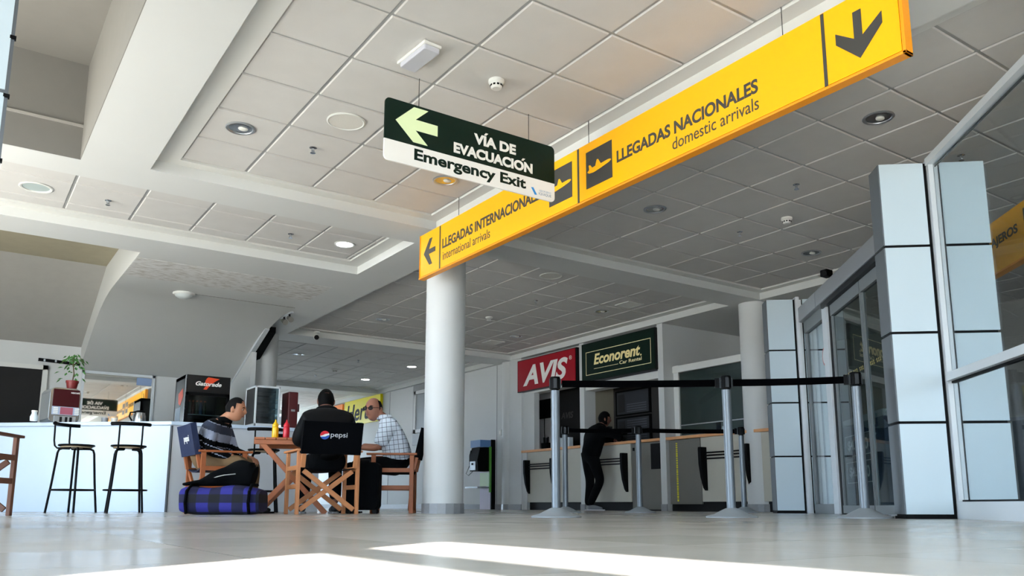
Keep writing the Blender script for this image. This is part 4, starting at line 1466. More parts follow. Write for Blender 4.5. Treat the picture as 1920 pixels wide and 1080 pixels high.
c1_ = counter('beige counter with orange top below the red sign', 10.995, 12.74, 11.0, 12.60, 11.74, 12.55)
MB().box(8.97, 12.60, 0, 9.06, 12.74, 1.05).build('end_panel', wall_paint, c1_, local=False)
c2_ = counter('beige counter with orange top where the person in black leans', 9.085, 10.865, 9.78, 10.72, 9.88, 10.72)
gate_grey = mat('gate_grey', '#6c6a63', 0.5, noise=0.05)
MB().box(9.0, 9.09, 0.02, 9.03, 9.77, 1.045).build('gate', gate_grey, c2_, local=False)
MB().box(8.99, 9.10, 0.63, 9.0, 9.33, 1.02).build('notice', dark_metal, c2_, local=False)
MB().box(8.985, 9.70, 0.93, 9.0, 9.73, 0.98).build('lock', black, c2_, local=False)
c3_ = counter('beige counter with orange top right of the green sign, behind the barrier', 6.6, 8.95, 6.6, 8.30, 7.40, 8.22)
MB().box(9.0, 8.32, 0.10, 9.03, 8.94, 1.045).build('gate', gate_grey, c3_, local=False)
tp = MB()
z = 0.14
rt = random.Random(2)
while z < 0.99:
    h = rt.uniform(0.012, 0.03)
    tp.box(8.995, 8.77, z, 8.9995, 8.80, min(z + h, 1.0))
    z += h + rt.uniform(0.003, 0.012)
tp.build('yellow_tape', mat('tape_yellow', '#d9d02a', 0.5), c3_, local=False)

# glazed booth front over the third counter
bo = MB()
bo.box(9.16, 8.86, 1.09, 9.22, 8.96, 2.2)
bo.box(9.14, 6.4, 2.09, 9.24, 8.96, 2.19)
struct(bo.build('window_4', white_paint))
struct(MB().box(9.185, 6.4, 1.13, 9.195, 8.86, 2.09).build('window_4_glass', tint_glass))
struct(MB().box(9.18, 6.4, 1.27, 9.20, 8.86, 1.285).build('window_4_rail', alu))
MBX = thing('counter_bell_box', 'tiny black box behind the glass over the third counter', 'box', (9.22, 8.15, 1.14))
MB().box(-0.02, -0.03, 0, 0.02, 0.03, 0.14).build('housing', black, MBX, bevel=0.005)
struct(MB().box(12.4, 5.0, 0, 12.5, 8.95, 3.4).build('wall_booth', mat('booth_wall', '#8a8884', 0.8)))

# office things
MN = thing('monitor', 'black flat screen on a wall arm inside the red sign office', 'monitor', (9.5, 12.7, 1.95))
MB().box(9.47, 12.42, 1.73, 9.50, 12.98, 2.10).build('screen', black, MN, local=False, bevel=0.006)
MB().tube([(9.49, 12.8, 1.95), (9.52, 13.05, 1.97), (9.50, 13.2, 1.97)], 0.02, 8).build('arm', black, MN, local=False)
MB().box(9.44, 13.12, 1.85, 9.54, 13.2, 2.10).build('wall_plate', black, MN, local=False)
MB().tube([(9.50, 12.75, 1.74), (9.52, 12.78, 1.45), (9.52, 12.74, 1.1)], 0.008, 6).build('cord', black, MN, local=False)
BD = thing('office_board', 'dark board with faint grey letters inside the red sign office', 'board', (9.54, 11.6, 1.1))
MB().box(9.535, 10.97, 0.95, 9.555, 12.34, 2.48).build('panel', mat('dark_board', '#0c0b0b', 0.6), BD, local=False)
text('lettering', 'AVIS', mat('faint_grey', '#4b4644', 0.6), wall_frame(9.533), -12.27, 1.68, 0.37, 0.12, BD, False, bold=0.02, shear=0.2)
BH = thing('brochure_holder', 'clear brochure holder on the orange counter top left of the metal post', 'holder', (9.2, 11.85, 1.092))
MB().box(-0.03, -0.28, 0, 0.06, 0.25, 0.19).build('box', mat('acrylic', '#b9c2c6', 0.25, spec=0.7), BH, bevel=0.005)
MB().box(-0.045, -0.02, 0, -0.03, 0.25, 0.20).build('flap', mat('acrylic2', '#c9d2d6', 0.2, spec=0.7), BH)
PNs = thing('pen_rack', 'black pen rack on the orange counter top under the monitor', 'rack', (9.2, 12.30, 1.092))
b = MB().box(-0.05, -0.09, 0, 0.05, 0.09, 0.13)
b.build('tray', black, PNs)
b = MB()
for y in (-0.06, -0.02, 0.03, 0.06):
    b.bar((0, y, 0.1), (0.0, y * 1.1, 0.22 + 0.3 * abs(y)), 0.02, 0.02)
b.build('pens', dark_metal, PNs)
CD = thing('card_stand', 'small pale card stand on the left end of the orange counter top', 'card stand', (9.1, 12.58, 1.092))
MB().box(0, -0.09, 0, 0.05, 0.11, 0.12).build('stand', wall_paint, CD)
MB().box(-0.02, -0.07, 0, 0.0, 0.05, 0.075).build('card', sign_white, CD)
for i, z in enumerate((1.60, 1.32, 1.10)):
    t = thing('notice_board', '%s of three dark framed notices behind the person in black' % ('topmost', 'middle', 'lowest')[i], 'notice', (9.6, 10.4, z), 0, 'dark framed notices')
    zt = z + (0.44 if i == 0 else 0.26 if i == 1 else 0.20)
    MB().box(9.595, 9.93, z, 9.62, 10.80, zt).build('frame', black, t, local=False)
    MB().box(9.588, 9.97, z + 0.03, 9.595, 10.75, zt - 0.03).build('sheet', mat('notice_dark', '#2c2e33', 0.5), t, local=False)
    b = MB()
    for q in range(4):
        b.box(9.584, 10.02, z + 0.06 + q * 0.04, 9.588, 10.5, z + 0.075 + q * 0.04)
    b.build('printed_lines', mat('notice_line', '#4d5057', 0.5), t, local=False)
    MB().box(9.584, 10.55, z + 0.06, 9.588, 10.72, zt - 0.07).build('picture', mat('notice_pic', '#17181b', 0.5), t, local=False)
t = thing('office_window_box', 'green and white counter display left of the person in black', 'display', (9.25, 10.72, 1.092))
MB().box(9.22, 10.60, 1.092, 9.30, 10.80, 1.30).build('panel', mat('display_blue', '#8ba0a8', 0.4), t, local=False)
MB().box(9.25, 10.58, 1.36, 9.32, 10.80, 1.40).build('shelf', dark_metal, t, local=False)
MB().prism([(-10.80, 1.30), (-10.62, 1.30), (-10.66, 1.36), (-10.74, 1.39)], 0, 0.01, wall_frame(9.24)).build('green_panel', mat('display_green', '#5d7d6a', 0.5), t, local=False)
b = MB()
b.box(9.27, 10.76, 1.092, 9.29, 10.78, 1.6)
b.build('upright', dark_metal, t, local=False)

# ------------------------------------------------------------------ far wall things
PH = thing('pay_phone', 'pay phone kiosk with green side standing against the white wall', 'phone kiosk', (8.9, 13.85, 0))
KF = frame((8.985, 13.70, 0), (0, 1, 0), (0, 0, 1))     # x along wall away, y up, z out of the wall towards +u? fixed below
def kb(u0, v0, z0, u1, v1, z1):
    return MB().box(u0, v0, z0, u1, v1, z1)


kb(8.90, 13.70, 0.0, 8.99, 13.73, 1.36).build('side_board', black, PH, local=False)
kb(8.865, 13.70, 0.33, 8.90, 13.735, 1.22).build('green_edge', mat('kiosk_green', '#4d8f2e', 0.4), PH, local=False)
kb(8.90, 13.735, 0.0, 8.985, 14.12, 1.36).build('back_board', mat('kiosk_lilac', '#cfc6d6', 0.4), PH, local=False)
kb(8.885, 13.735, 0.45, 8.90, 14.10, 0.72).build('green_panel', mat('kiosk_pale_green', '#b9cfa4', 0.4), PH, local=False)
kb(8.66, 13.735, 1.21, 8.90, 14.10, 1.35).build('header_box', mat('kiosk_blue', '#5a7fae', 0.3), PH, local=False)
MB().prism([(8.90, 0.74), (8.62, 0.74), (8.60, 0.95), (8.66, 1.20), (8.90, 1.22)], 13.74, 14.06, Matrix(((1, 0, 0, 0), (0, 0, 1, 0), (0, 1, 0, 0), (0, 0, 0, 1)))).build('phone_body', black, PH, local=False, bevel=0.01)
ps = MB()
ps.box(8.60, 13.82, 0.76, 8.625, 14.02, 0.93)
fp = ps.build('keypad', alu, PH, local=False)
MB().box(8.59, 13.90, 0.86, 8.603, 13.95, 0.90).build('key', black, fp, local=False)
MB().tube([(8.66, 14.05, 1.15), (8.64, 14.08, 1.05), (8.65, 14.08, 0.88)], [0.028, 0.018, 0.028], 10).build('handset', black, PH, local=False, smooth=True)
MB().tube([(8.64, 14.08, 0.88), (8.62, 14.12, 0.78), (8.60, 14.16, 0.70), (8.62, 14.10, 0.66), (8.68, 14.04, 0.74)], 0.008, 8).build('cord', steel, PH, local=False)
kb(8.60, 13.735, 0.41, 8.89, 14.20, 0.44).build('shelf', steel, PH, local=False)
SWt = thing('wall_plate', 'small white switch plate on the white wall above the pay phone', 'switch', (8.99, 13.52, 1.49))
MB().box(-0.012, -0.045, -0.06, 0.009, 0.045, 0.06).build('plate', white_paint, SWt, bevel=0.004)
MB().box(-0.018, -0.02, -0.03, -0.010, 0.02, 0.03).build('rocker', sign_white, SWt)
WF = thing('wall_case', 'grey framed wall case on the white wall behind the right chair', 'display case', (8.95, 16.3, 1.75))
b = MB()
b.box(8.93, 15.3, 1.72, 9.0, 17.1, 1.80)
b.box(8.93, 15.3, 2.62, 9.0, 17.1, 2.70)
b.box(8.93, 17.0, 1.72, 9.0, 17.1, 2.70)
b.box(8.93, 15.3, 1.72, 9.0, 15.4, 2.70)
b.build('frame', mat('case_frame', '#c9cac8', 0.5), WF, local=False)
MB().box(8.95, 15.4, 1.8, 8.966, 17.0, 2.62).build('pane', mat('case_pane', '#8f9596', 0.4), WF, local=False)
struct(MB().box(8.97, 15.2, 1.45, 8.999, 17.2, 2.95).build('wall_panel', mat('grey_panel', '#8c8d8c', 0.5)))

# ------------------------------------------------------------------ barrier posts and belts
def post():
    t = thing('barrier_post', '', 'barrier post', (0, 0, 0))
    MB().lathe([(0, 0), (0.175, 0), (0.178, 0.008), (0.165, 0.014), (0.12, 0.024), (0.075, 0.048), (0.045, 0.062), (0.034, 0.066), (0, 0.066)], None, 40).build('base', mat('cast_base', '#9aa1a6', 0.5, metal=0.1), t, smooth=True)
    MB().lathe([(0.031, 0.06), (0.031, 0.90), (0, 0.90)], None, 28).build('tube', silver_paint, t, smooth=True)
    MB().lathe([(0.026, 0.895), (0.026, 0.91), (0.038, 0.912), (0.038, 0.99), (0.034, 1.0), (0, 1.0)], None, 24).build('belt_head', black, t, smooth=True)
    b = MB()
    for a in (0, 90, 180, 270):
        c, s = math.cos(math.radians(a)), math.sin(math.radians(a))
        b.bar((0.038 * c, 0.038 * s, 0.915), (0.038 * c, 0.038 * s, 0.985), 0.024, 0.010, (c, s, 0))
    b.build('belt_slot', dark_metal, t)
    return t


PO = {'a': (3.60, 4.70), 'b': (4.58, 3.965), 'c': (5.19, 3.335), 'd': (6.69, 7.14), 'e': (7.78, 6.54), 'f': (5.99, 7.64)}
PO0 = post()
PO0.location = (*PO['a'], 0)
PO0.rotation_euler = (0, 0, math.radians(-37))
PO0['label'] = 'silver barrier post in front of the red rental sign'
PO0['group'] = 'silver barrier posts'
for key, lb, rz in (('b', 'silver barrier post in the middle of the near black belt', -37), ('c', 'silver barrier post before the sliding glass door', -45), ('d', 'silver barrier post beside the person in black', -28),
                    ('e', 'far silver barrier post close to the middle near post', -28), ('f', 'far silver barrier post just behind the one at the red sign', -35)):
    dup(PO0, (*PO[key], 0), math.radians(rz), lb, 'silver barrier posts')
belt_m = mat('black_belt', '#020203', 1.0, spec=0.04)


def belt(a, b_, label, sag):
    p, q = Vector((*PO[a], 0)), Vector((*PO[b_], 0))
    d = (q - p).normalized()
    p, q = p + d * 0.049, q - d * 0.049
    L_ = (q - p).length
    n = 14
    up = [(L_ * i / n, 0.975 - sag * 4 * (i / n) * (1 - i / n)) for i in range(n + 1)]
    lo = [(x, z - 0.05) for x, z in up]
    M = frame((p.x, p.y, 0), d, (0, 0, 1))
    t = thing('barrier_belt', label, 'belt', (p.x, p.y, 0), 0, 'black barrier belts')
    MB().prism(up + lo[::-1], -0.0015, 0.0015, M).build('webbing', belt_m, t, local=False)
    MB().box(L_ - 0.03, 0.915, -0.006, L_ + 0.001, 0.985, 0.006, M).build('clip', black, t, local=False)


belt('a', 'b', 'black barrier belt crossing below the dark green sign', 0.004)
belt('b', 'c', 'black barrier belt running to the post by the sliding glass door', 0.004)
belt('f', 'd', 'far black barrier belt passing the person in black', 0.006)
belt('d', 'e', 'far black barrier belt crossing in front of the gate with yellow tape', 0.006)

# ------------------------------------------------------------------ beyond the sliding door
def onscr(t_, x, z):
    return SCR @ Vector((x, t_, z))


AB = thing('price_board', 'dark price board standing behind the sliding glass door', 'board', onscr(2.6, 0.56, 0))
BFm = frame(onscr(3.22, 0.56, 0), -FD, (0, 0, 1))
MB().box(0.0, 0.09, -0.05, 1.28, 0.87, 0.0, BFm).build('board', mat('board_blue', '#43536c', 0.6), AB, local=False)
b = MB()
b.box(0, 0, -0.05, 0.05, 0.09, 0, BFm)
b.box(1.23, 0, -0.05, 1.28, 0.09, 0, BFm)
b.box(0, 0.87, -0.05, 1.28, 0.93, 0.005, BFm)
b.build('stand', alu_paint, AB, local=False)
pr = mat('board_print', '#f4f6f8', 0.6)
for z0_ in (0.30, 0.56):
    b = MB()
    for a in ((0.12, z0_, 0.98, z0_ + 0.008), (0.12, z0_ + 0.20, 0.98, z0_ + 0.208), (0.12, z0_, 0.13, z0_ + 0.2), (0.97, z0_, 0.98, z0_ + 0.2)):
        b.box(a[0], a[1], 0, a[2], a[3], 0.003, BFm)
    b.build('price_outline', pr, AB, local=False)
    text('lettering', '$4.', pr, BFm, 0.20, z0_ + 0.05, 0.22, 0.11, AB, False, bold=0.02)
    text('lettering', '0', pr, BFm, 0.72, z0_ + 0.05, 0.10, 0.11, AB, False, bold=0.02)
ST_ = thing('round_sticker', 'faint red and white round sticker on the side glass of the sliding door', 'sticker', onscr(3.12, 0.425, 1.62))
Fst = frame(onscr(3.14, 0.426, 1.62), -FD, (0, 0, 1))
b = MB()
n = 28
for i in range(n):
    a0, a1 = i * 2 * math.pi / n, (i + 1) * 2 * math.pi / n
    b.face([Fst @ Vector((r * math.cos(a), r * math.sin(a), 0.001)) for r, a in ((0.10, a0), (0.10, a1), (0.082, a1), (0.082, a0))])
b.build('ring', mat('sticker_red', '#b06a6a', 0.5), ST_, local=False)
MB().prism([(0.08 * math.cos(i * 0.2618), 0.08 * math.sin(i * 0.2618)) for i in range(24)], 0.0, 0.001, Fst).build('disc', mat('sticker_white', '#c3c9cb', 0.5), ST_, local=False)

CK = thing('checkin_desk', 'dark desk unit with pale boards beyond the glass screen at the right edge', 'desk', (10.5, 3.6, 0))
MB().box(10.2, 2.2, 0, 10.9, 4.6, 1.05).build('body', mat('desk_dark', '#1d2126', 0.5), CK, local=False)
MB().box(10.15, 2.2, 1.05, 10.95, 4.6, 1.09).build('worktop', mat('desk_top', '#6a6d70', 0.5), CK, local=False)
MB().box(11.0, 2.2, 1.3, 11.05, 4.6, 1.62).build('back_board', mat('desk_board', '#4a4c4e', 0.5), CK, local=False)
b = MB()
for y in (2.2, 3.4, 4.55):
    b.box(11.0, y, 0, 11.05, y + 0.05, 1.62)
b.build('upright', dark_metal, CK, local=False)
# ------------------------------------------------------------------ people
def skin_mesh(verts, edges, sub=2):
    me = bpy.data.meshes.new('sk')
    me.from_pydata([v[:3] for v in verts], edges, [])
    o = bpy.data.objects.new('sk', me)
    COL.objects.link(o)
    m = o.modifiers.new('s', 'SKIN')
    m.use_smooth_shade = True
    for i, v in enumerate(verts):
        sv = me.skin_vertices[0].data[i]
        sv.radius = (v[3], v[4] if len(v) > 4 else v[3])
        sv.use_root = (i == 0)
    ss = o.modifiers.new('ss', 'SUBSURF')
    ss.levels = sub
    ss.render_levels = sub
    dg = bpy.context.evaluated_depsgraph_get()
    r = bpy.data.meshes.new_from_object(o.evaluated_get(dg))
    bpy.data.objects.remove(o)
    return r


def merge(meshes, voxel=None, smooth_it=0):
    bm = bmesh.new()
    for me in meshes:
        bm.from_mesh(me)
    out = bpy.data.meshes.new('m')
    bm.to_mesh(out)
    bm.free()
    if voxel:
        o = bpy.data.objects.new('m', out)
        COL.objects.link(o)
        r = o.modifiers.new('r', 'REMESH')
        r.mode = 'VOXEL'
        r.voxel_size = voxel
        if smooth_it:
            s = o.modifiers.new('s', 'SMOOTH')
            s.iterations = smooth_it
            s.factor = 0.5
        dg = bpy.context.evaluated_depsgraph_get()
        out = bpy.data.meshes.new_from_object(o.evaluated_get(dg))
        bpy.data.objects.remove(o)
    out.materials.clear()
    return out


def head_mesh(M, scale=1.0, fat=1.0):
    """local: x right, y forward, z up; centre of the skull at the origin"""
    bm = bmesh.new()
    bmesh.ops.create_uvsphere(bm, u_segments=40, v_segments=28, radius=1.0)
    for v in bm.verts:
        x, y, z = v.co
        ax, ay, az = 0.076 * fat, 0.096, 0.118
        lower = max(0.0, -z)
        ax *= 1 - 0.30 * lower ** 1.5
        py = y * ay
        if y > 0:
            py *= 1 - 0.10 * lower
            py += 0.012 * lower ** 2
        else:
            py *= 1 - 0.35 * lower
        px, pz = x * ax, z * az
        f_ = max(0.0, y)
        py += 0.026 * math.exp(-((px / 0.013) ** 2) - ((pz + 0.022) / 0.020) ** 2) * (f_ > 0)     # nose tip
        py += 0.014 * math.exp(-((px / 0.010) ** 2) - ((pz - 0.004) / 0.022) ** 2) * (f_ > 0)     # bridge
        py -= 0.010 * math.exp(-(((abs(px) - 0.032) / 0.016) ** 2) - ((pz - 0.008) / 0.012) ** 2) * (f_ > 0)   # eye sockets
        py += 0.006 * math.exp(-((px / 0.045) ** 2) - ((pz - 0.030) / 0.010) ** 2) * (f_ > 0)     # brow
        py += 0.007 * math.exp(-((px / 0.022) ** 2) - ((pz + 0.060) / 0.012) ** 2) * (f_ > 0)     # lips
        py += 0.010 * math.exp(-((px / 0.022) ** 2) - ((pz + 0.098) / 0.016) ** 2) * (f_ > 0)     # chin
        v.co = (px, py, pz)
    for s in (-1, 1):
        m = Matrix.Translation((s * 0.078 * fat, -0.008, -0.008)) @ Matrix.Rotation(s * 0.35, 4, 'Z') @ Matrix.Diagonal((0.009, 0.022, 0.032, 1))
        bmesh.ops.create_uvsphere(bm, u_segments=12, v_segments=8, radius=1.0, matrix=m)
    me = bpy.data.meshes.new('head')
    bm.to_mesh(me)
    bm.free()
    me.transform(M @ Matrix.Scale(scale, 4))
    return me


def hair_mesh(M, keep, grow=1.07, scale=1.0, fat=1.0):
    bm = bmesh.new()
    bmesh.ops.create_uvsphere(bm, u_segments=40, v_segments=28, radius=1.0)
    rr_ = random.Random(1)
    for v in bm.verts:
        x, y, z = v.co
        lower = max(0.0, -z)
        k = grow + rr_.uniform(-0.012, 0.012)
        v.co = (x * 0.076 * fat * k * (1 - 0.25 * lower), y * 0.096 * k * (1 - (0.3 * lower if y < 0 else 0.05)), z * 0.118 * (k - 0.01))
    dead = [f for f in bm.faces if not keep(f.calc_center_median())]
    bmesh.ops.delete(bm, geom=dead, context='FACES')
    r = bmesh.ops.extrude_face_region(bm, geom=bm.faces[:])
    for g in r['geom']:
        if isinstance(g, bmesh.types.BMVert):
            g.co *= 0.93
    bmesh.ops.recalc_face_normals(bm, faces=bm.faces[:])
    me = bpy.data.meshes.new('hair')
    bm.to_mesh(me)
    bm.free()
    me.transform(M @ Matrix.Scale(scale, 4))
    return me


def hand_meshes(wrist, direc, palm_n, curl=0.5, side=1):
    """palm and five separate fingers; side is +1 when the thumb lies towards palm_n x direc"""
    w_ = Vector(wrist)
    d = Vector(direc).normalized()
    nrm = Vector(palm_n)
    nrm = (nrm - d * nrm.dot(d)).normalized()
    lat = nrm.cross(d) * side
    pc = w_ + d * 0.085
    out = [skin_mesh([(*w_, 0.024, 0.021), (*(w_ + d * 0.04), 0.034, 0.016), (*pc, 0.038, 0.015)], [(0, 1), (1, 2)], 2)]
    for k, (off, ln) in enumerate(((0.030, 0.072), (0.010, 0.082), (-0.011, 0.076), (-0.031, 0.060))):
        p = w_ + d * 0.075 + lat * off
        pts = [p]
        a = 0.15
        for seg in (0.46, 0.30, 0.24):
            a += curl * (0.55 + 0.08 * k)
            dd = (d * math.cos(a) + nrm * math.sin(a)).normalized()
            pts.append(pts[-1] + dd * ln * seg)
        out.append(skin_mesh([(*q, r) for q, r in zip(pts, (0.0095, 0.009, 0.0082, 0.0065))], [(0, 1), (1, 2), (2, 3)], 2))
    p = w_ + d * 0.025 + lat * 0.022
    q1 = p + (d * 0.6 + lat * 0.7 + nrm * 0.2).normalized() * 0.038
    q2 = q1 + (d * 0.8 + lat * 0.3 + nrm * 0.4).normalized() * 0.030
    q3 = q2 + (d * 0.9 + nrm * 0.45).normalized() * 0.022
    out.append(skin_mesh([(*p, 0.013), (*q1, 0.011), (*q2, 0.0095), (*q3, 0.007)], [(0, 1), (1, 2), (2, 3)], 2))
    return out


def look(origin, fwd, tilt_up=(0, 0, 1)):
    f_ = Vector(fwd).normalized()
    x = f_.cross(Vector(tilt_up)).normalized()
    u = x.cross(f_)
    return Matrix(((x.x, f_.x, u.x, origin[0]), (x.y, f_.y, u.y, origin[1]), (x.z, f_.z, u.z, origin[2]), (0, 0, 0, 1)))


class Rig:
    """joints given in metres relative to the seat or stance point: a forward, b left, z up"""

    zs = 1.0

    def __init__(self, base, fwd):
        self.b = Vector((base[0], base[1], 0))
        self.f = Vector((fwd[0], fwd[1], 0)).normalized()
        self.l = Vector((-self.f.y, self.f.x, 0))

    def p(self, a, b, z):
        return self.b + self.f * a + self.l * b + Vector((0, 0, z * self.zs if z > 0.2 else z))


def chain(pts, rad):
    vs = [(*p, *(r if isinstance(r, tuple) else (r,))) for p, r in zip(pts, rad)]
    return vs, [(i, i + 1) for i in range(len(vs) - 1)]


def tree(*chains):
    """first chain is the trunk; later chains start from an existing vertex index"""
    vs, es = [], []
    for ch in chains:
        start, pts, rad = ch
        prev = start
        for p, r in zip(pts, rad):
            vs.append((*p, *(r if isinstance(r, tuple) else (r,))))
            i = len(vs) - 1
            if prev is not None:
                es.append((prev, i))
            prev = i
    return vs, es


skin_tan = mat('skin_tan', '#b07a5c', 0.55, noise=0.06, nscale=20)
skin_mid = mat('skin_brown', '#9a6650', 0.55, noise=0.06, nscale=20)
skin_dark = mat('skin_dark_brown', '#7a5040', 0.6)  # one even, darker brown skin tone
hair_black = mat('hair_black', '#060505', 0.8, spec=0.1, noise=0.3, nscale=60)
hair_grey = mat('hair_dark_grey', '#121112', 0.8, spec=0.1, noise=0.35, nscale=60)
eye_m = mat('eye_white', '#9c9288', 0.4)
iris_m = mat('eye_dark', '#1a110d', 0.2)
lip_m = mat('lip', '#8a4f45', 0.5)


def face_parts(t, M, scale=1.0, brow=hair_black):
    Ms = M @ Matrix.Scale(scale, 4)
    for s in (-1, 1):
        e = MB().ball((s * 0.032, 0.0765, 0.008), 0.0115, 0.0105, 0.0075, M=Ms).build('eye', eye_m, t, local=False, smooth=True)
        MB().ball((s * 0.032, 0.0855, 0.008), 0.006, 0.003, 0.006, M=Ms).build('iris', iris_m, e, local=False, smooth=True)
        MB().tube([Ms @ Vector((s * 0.016, 0.091, 0.026)), Ms @ Vector((s * 0.032, 0.089, 0.032)), Ms @ Vector((s * 0.05, 0.078, 0.026))], [0.004, 0.005, 0.003], 8).build('eyebrow', brow, t, local=False, smooth=True)
    MB().tube([Ms @ Vector((-0.024, 0.082, -0.060)), Ms @ Vector((-0.008, 0.0945, -0.058)), Ms @ Vector((0.008, 0.0945, -0.058)), Ms @ Vector((0.024, 0.082, -0.060))], [0.002, 0.005, 0.005, 0.002], 8).build('mouth', lip_m, t, local=False, smooth=True)


def shoe(t, heel, toe, m_, sole_m, h=0.085):
    heel, toe = Vector(heel), Vector(toe)
    d = (toe - heel)
    d.z = 0
    d.normalize()
    b0 = heel.copy(); b0.z = heel.z
    vs = [(*(heel + Vector((0, 0, 0.05))), 0.040, 0.042), (*(heel + d * 0.09 + Vector((0, 0, 0.048))), 0.042, 0.040), (*(heel + d * 0.17 + Vector((0, 0, 0.036))), 0.046, 0.028), (*(heel + d * 0.225 + Vector((0, 0, 0.03))), 0.036, 0.022)]
    me = skin_mesh(vs, [(0, 1), (1, 2), (2, 3)], 2)
    me.materials.clear()
    o = link('shoe', me, m_, t, False, True)
    n = Vector((-d.y, d.x, 0))
    pts = []
    for a, w_ in ((-0.045, 0.02), (-0.03, 0.036), (0.08, 0.038), (0.17, 0.046), (0.235, 0.036), (0.26, 0.012)):
        pts.append(heel + d * a + n * w_)
    pts2 = [heel + d * a - n * w_ for a, w_ in ((-0.045, 0.02), (-0.03, 0.036), (0.08, 0.038), (0.17, 0.046), (0.235, 0.036), (0.26, 0.012))]
    loop = pts + pts2[::-1]
    b = MB()
    b.prism([(q.x, q.y) for q in loop], heel.z + 0.001, heel.z + 0.018)
    b.build('sole', sole_m, o, local=False)
    return o


def person(label, R, J, skin, head_dir, head_scale=1.0, fat=1.0, up=(0, 0, 1)):
    """body as one continuous surface; returns the thing, the joints and the head matrix"""
    t = thing('person', label, 'person', R.b)
    P_ = {k: R.p(*v) for k, v in J.items()}
    hd = Vector(head_dir)
    HM = look(P_['head'], hd, up)
    nk = [P_['neck'], P_['head'] + (P_['neck'] - P_['head']) * 0.35]
    meshes = []
    vs, es = tree(
        (None, [P_['pelvis'], P_['waist'], P_['chest'], P_['neck0'], nk[0], nk[1]], [(0.13, 0.11), (0.125, 0.10), (0.15, 0.11), (0.085, 0.075), (0.056, 0.056), (0.054, 0.056)]),
        (2, [P_['shL'], P_['elL'], P_['wrL']], [0.055, 0.040, 0.027]),
        (2, [P_['shR'], P_['elR'], P_['wrR']], [0.055, 0.040, 0.027]),
        (0, [P_['hipL'], P_['knL'], P_['anL']], [0.085, 0.055, 0.038]),
        (0, [P_['hipR'], P_['knR'], P_['anR']], [0.085, 0.055, 0.038]))
    meshes.append(skin_mesh(vs, es, 2))
    meshes.append(head_mesh(HM, head_scale, fat))
    for s in ('L', 'R'):
        d = P_['wr' + s] - P_['el' + s]
        hdv = J.get('hd' + s)
        hdir = d if hdv is None else (R.f * hdv[0] + R.l * hdv[1] + Vector((0, 0, hdv[2])))
        meshes += hand_meshes(P_['wr' + s], hdir, (0, 0, -1) if abs(hdir.normalized().z) < 0.9 else tuple(R.f), 0.5, 1 if s == 'R' else -1)
    me = merge(meshes, 0.0065, 2)
    link('body', me, skin, t, False, True)
    return t, P_, HM


def garment(name, t, m_, *chains, voxel=0.011, sm=3):
    vs, es = tree(*chains)
    me = merge([skin_mesh(vs, es, 2)], voxel, sm)
    return link(name, me, m_, t, False, True)


def face_mat(me_obj, fn, mats):
    """pick the cloth colour of each face from its place on the garment (knitted or woven pattern)"""
    me = me_obj.data
    me.materials.clear()
    for m_ in mats:
        me.materials.append(m_)
    for p in me.polygons:
        p.material_index = fn(p.center)


def lerp(a, b, k):
    return a + (b - a) * k


# --- man in the striped sweater, turned to the right
R1 = Rig((2.17, 8.64), (0.80, -0.60))
R1.zs = 0.945
J1 = dict(pelvis=(0.0, 0, 0.53), waist=(0.03, 0, 0.67), chest=(0.10, 0, 0.83), neck0=(0.17, 0, 0.97), neck=(0.20, 0, 1.01), head=(0.285, 0, 1.10),
          shL=(0.12, 0.185, 0.90), elL=(0.19, 0.25, 0.66), wrL=(0.40, 0.12, 0.60), shR=(0.12, -0.185, 0.90), elR=(0.13, -0.25, 0.645), wrR=(0.36, -0.14, 0.585),
          hipL=(0.04, 0.10, 0.52), knL=(0.47, 0.13, 0.535), anL=(0.43, 0.14, 0.09), hipR=(0.04, -0.10, 0.52), knR=(0.46, -0.14, 0.53), anR=(0.40, -0.14, 0.09),
          hdR=(0.8, 0.3, -0.35), hdL=(0.8, -0.3, -0.25))
M1, Q, HM = person('seated man in a black and grey striped sweater and tan trousers', R1, J1, skin_tan, R1.f * 1.0 + R1.l * 0.12 + Vector((0, 0, -0.18)))
face_parts(M1, HM, 1.0, hair_grey)
link('hair', hair_mesh(HM, lambda c: (c.z > 0.062 and c.y < 0.055) or (c.z > -0.045 and c.y < 0.012 and not (abs(c.x) > 0.06 and c.z < 0.0 and c.y > -0.03)), 1.07), hair_grey, M1, False, True)
sw = garment('sweater', M1, black_soft,
             (None, [lerp(Q['pelvis'], Q['waist'], 0.0) + Vector((0, 0, 0.02)), Q['waist'], Q['chest'], Q['neck0'] - Vector((0, 0, 0.015))], [(0.165, 0.145), (0.165, 0.145), (0.185, 0.15), (0.10, 0.095)]),
             (2, [Q['shL'], Q['elL'], lerp(Q['elL'], Q['wrL'], 0.9)], [0.083, 0.066, 0.048]),
             (2, [Q['shR'], Q['elR'], lerp(Q['elR'], Q['wrR'], 0.9)], [0.083, 0.066, 0.048]))
knit_black = mat('knit_black', '#040507', 1.0, spec=0.15, noise=0.2, nscale=60)
knit_grey = mat('knit_grey', '#8f97ab', 0.95, noise=0.15, nscale=60)
knit_slate = mat('knit_slate', '#2c3344', 0.95, noise=0.2, nscale=60)
ax1 = (Q['neck0'] - Q['pelvis']).normalized()


def stripes(c):
    h = (c - Q['pelvis'] + R1.b * 0).dot(ax1) if False else (Vector(c) + Vector(M1.location) - Q['pelvis']).dot(ax1)
    for lo, hi, k in ((0.255, 0.335, 1), (0.335, 0.41, 2), (0.06, 0.10, 1), (0.145, 0.152, 1), (0.20, 0.207, 1), (0.41, 0.416, 1), (-0.2, 0.03, 2)):
        if lo < h < hi:
            return k
    return 0


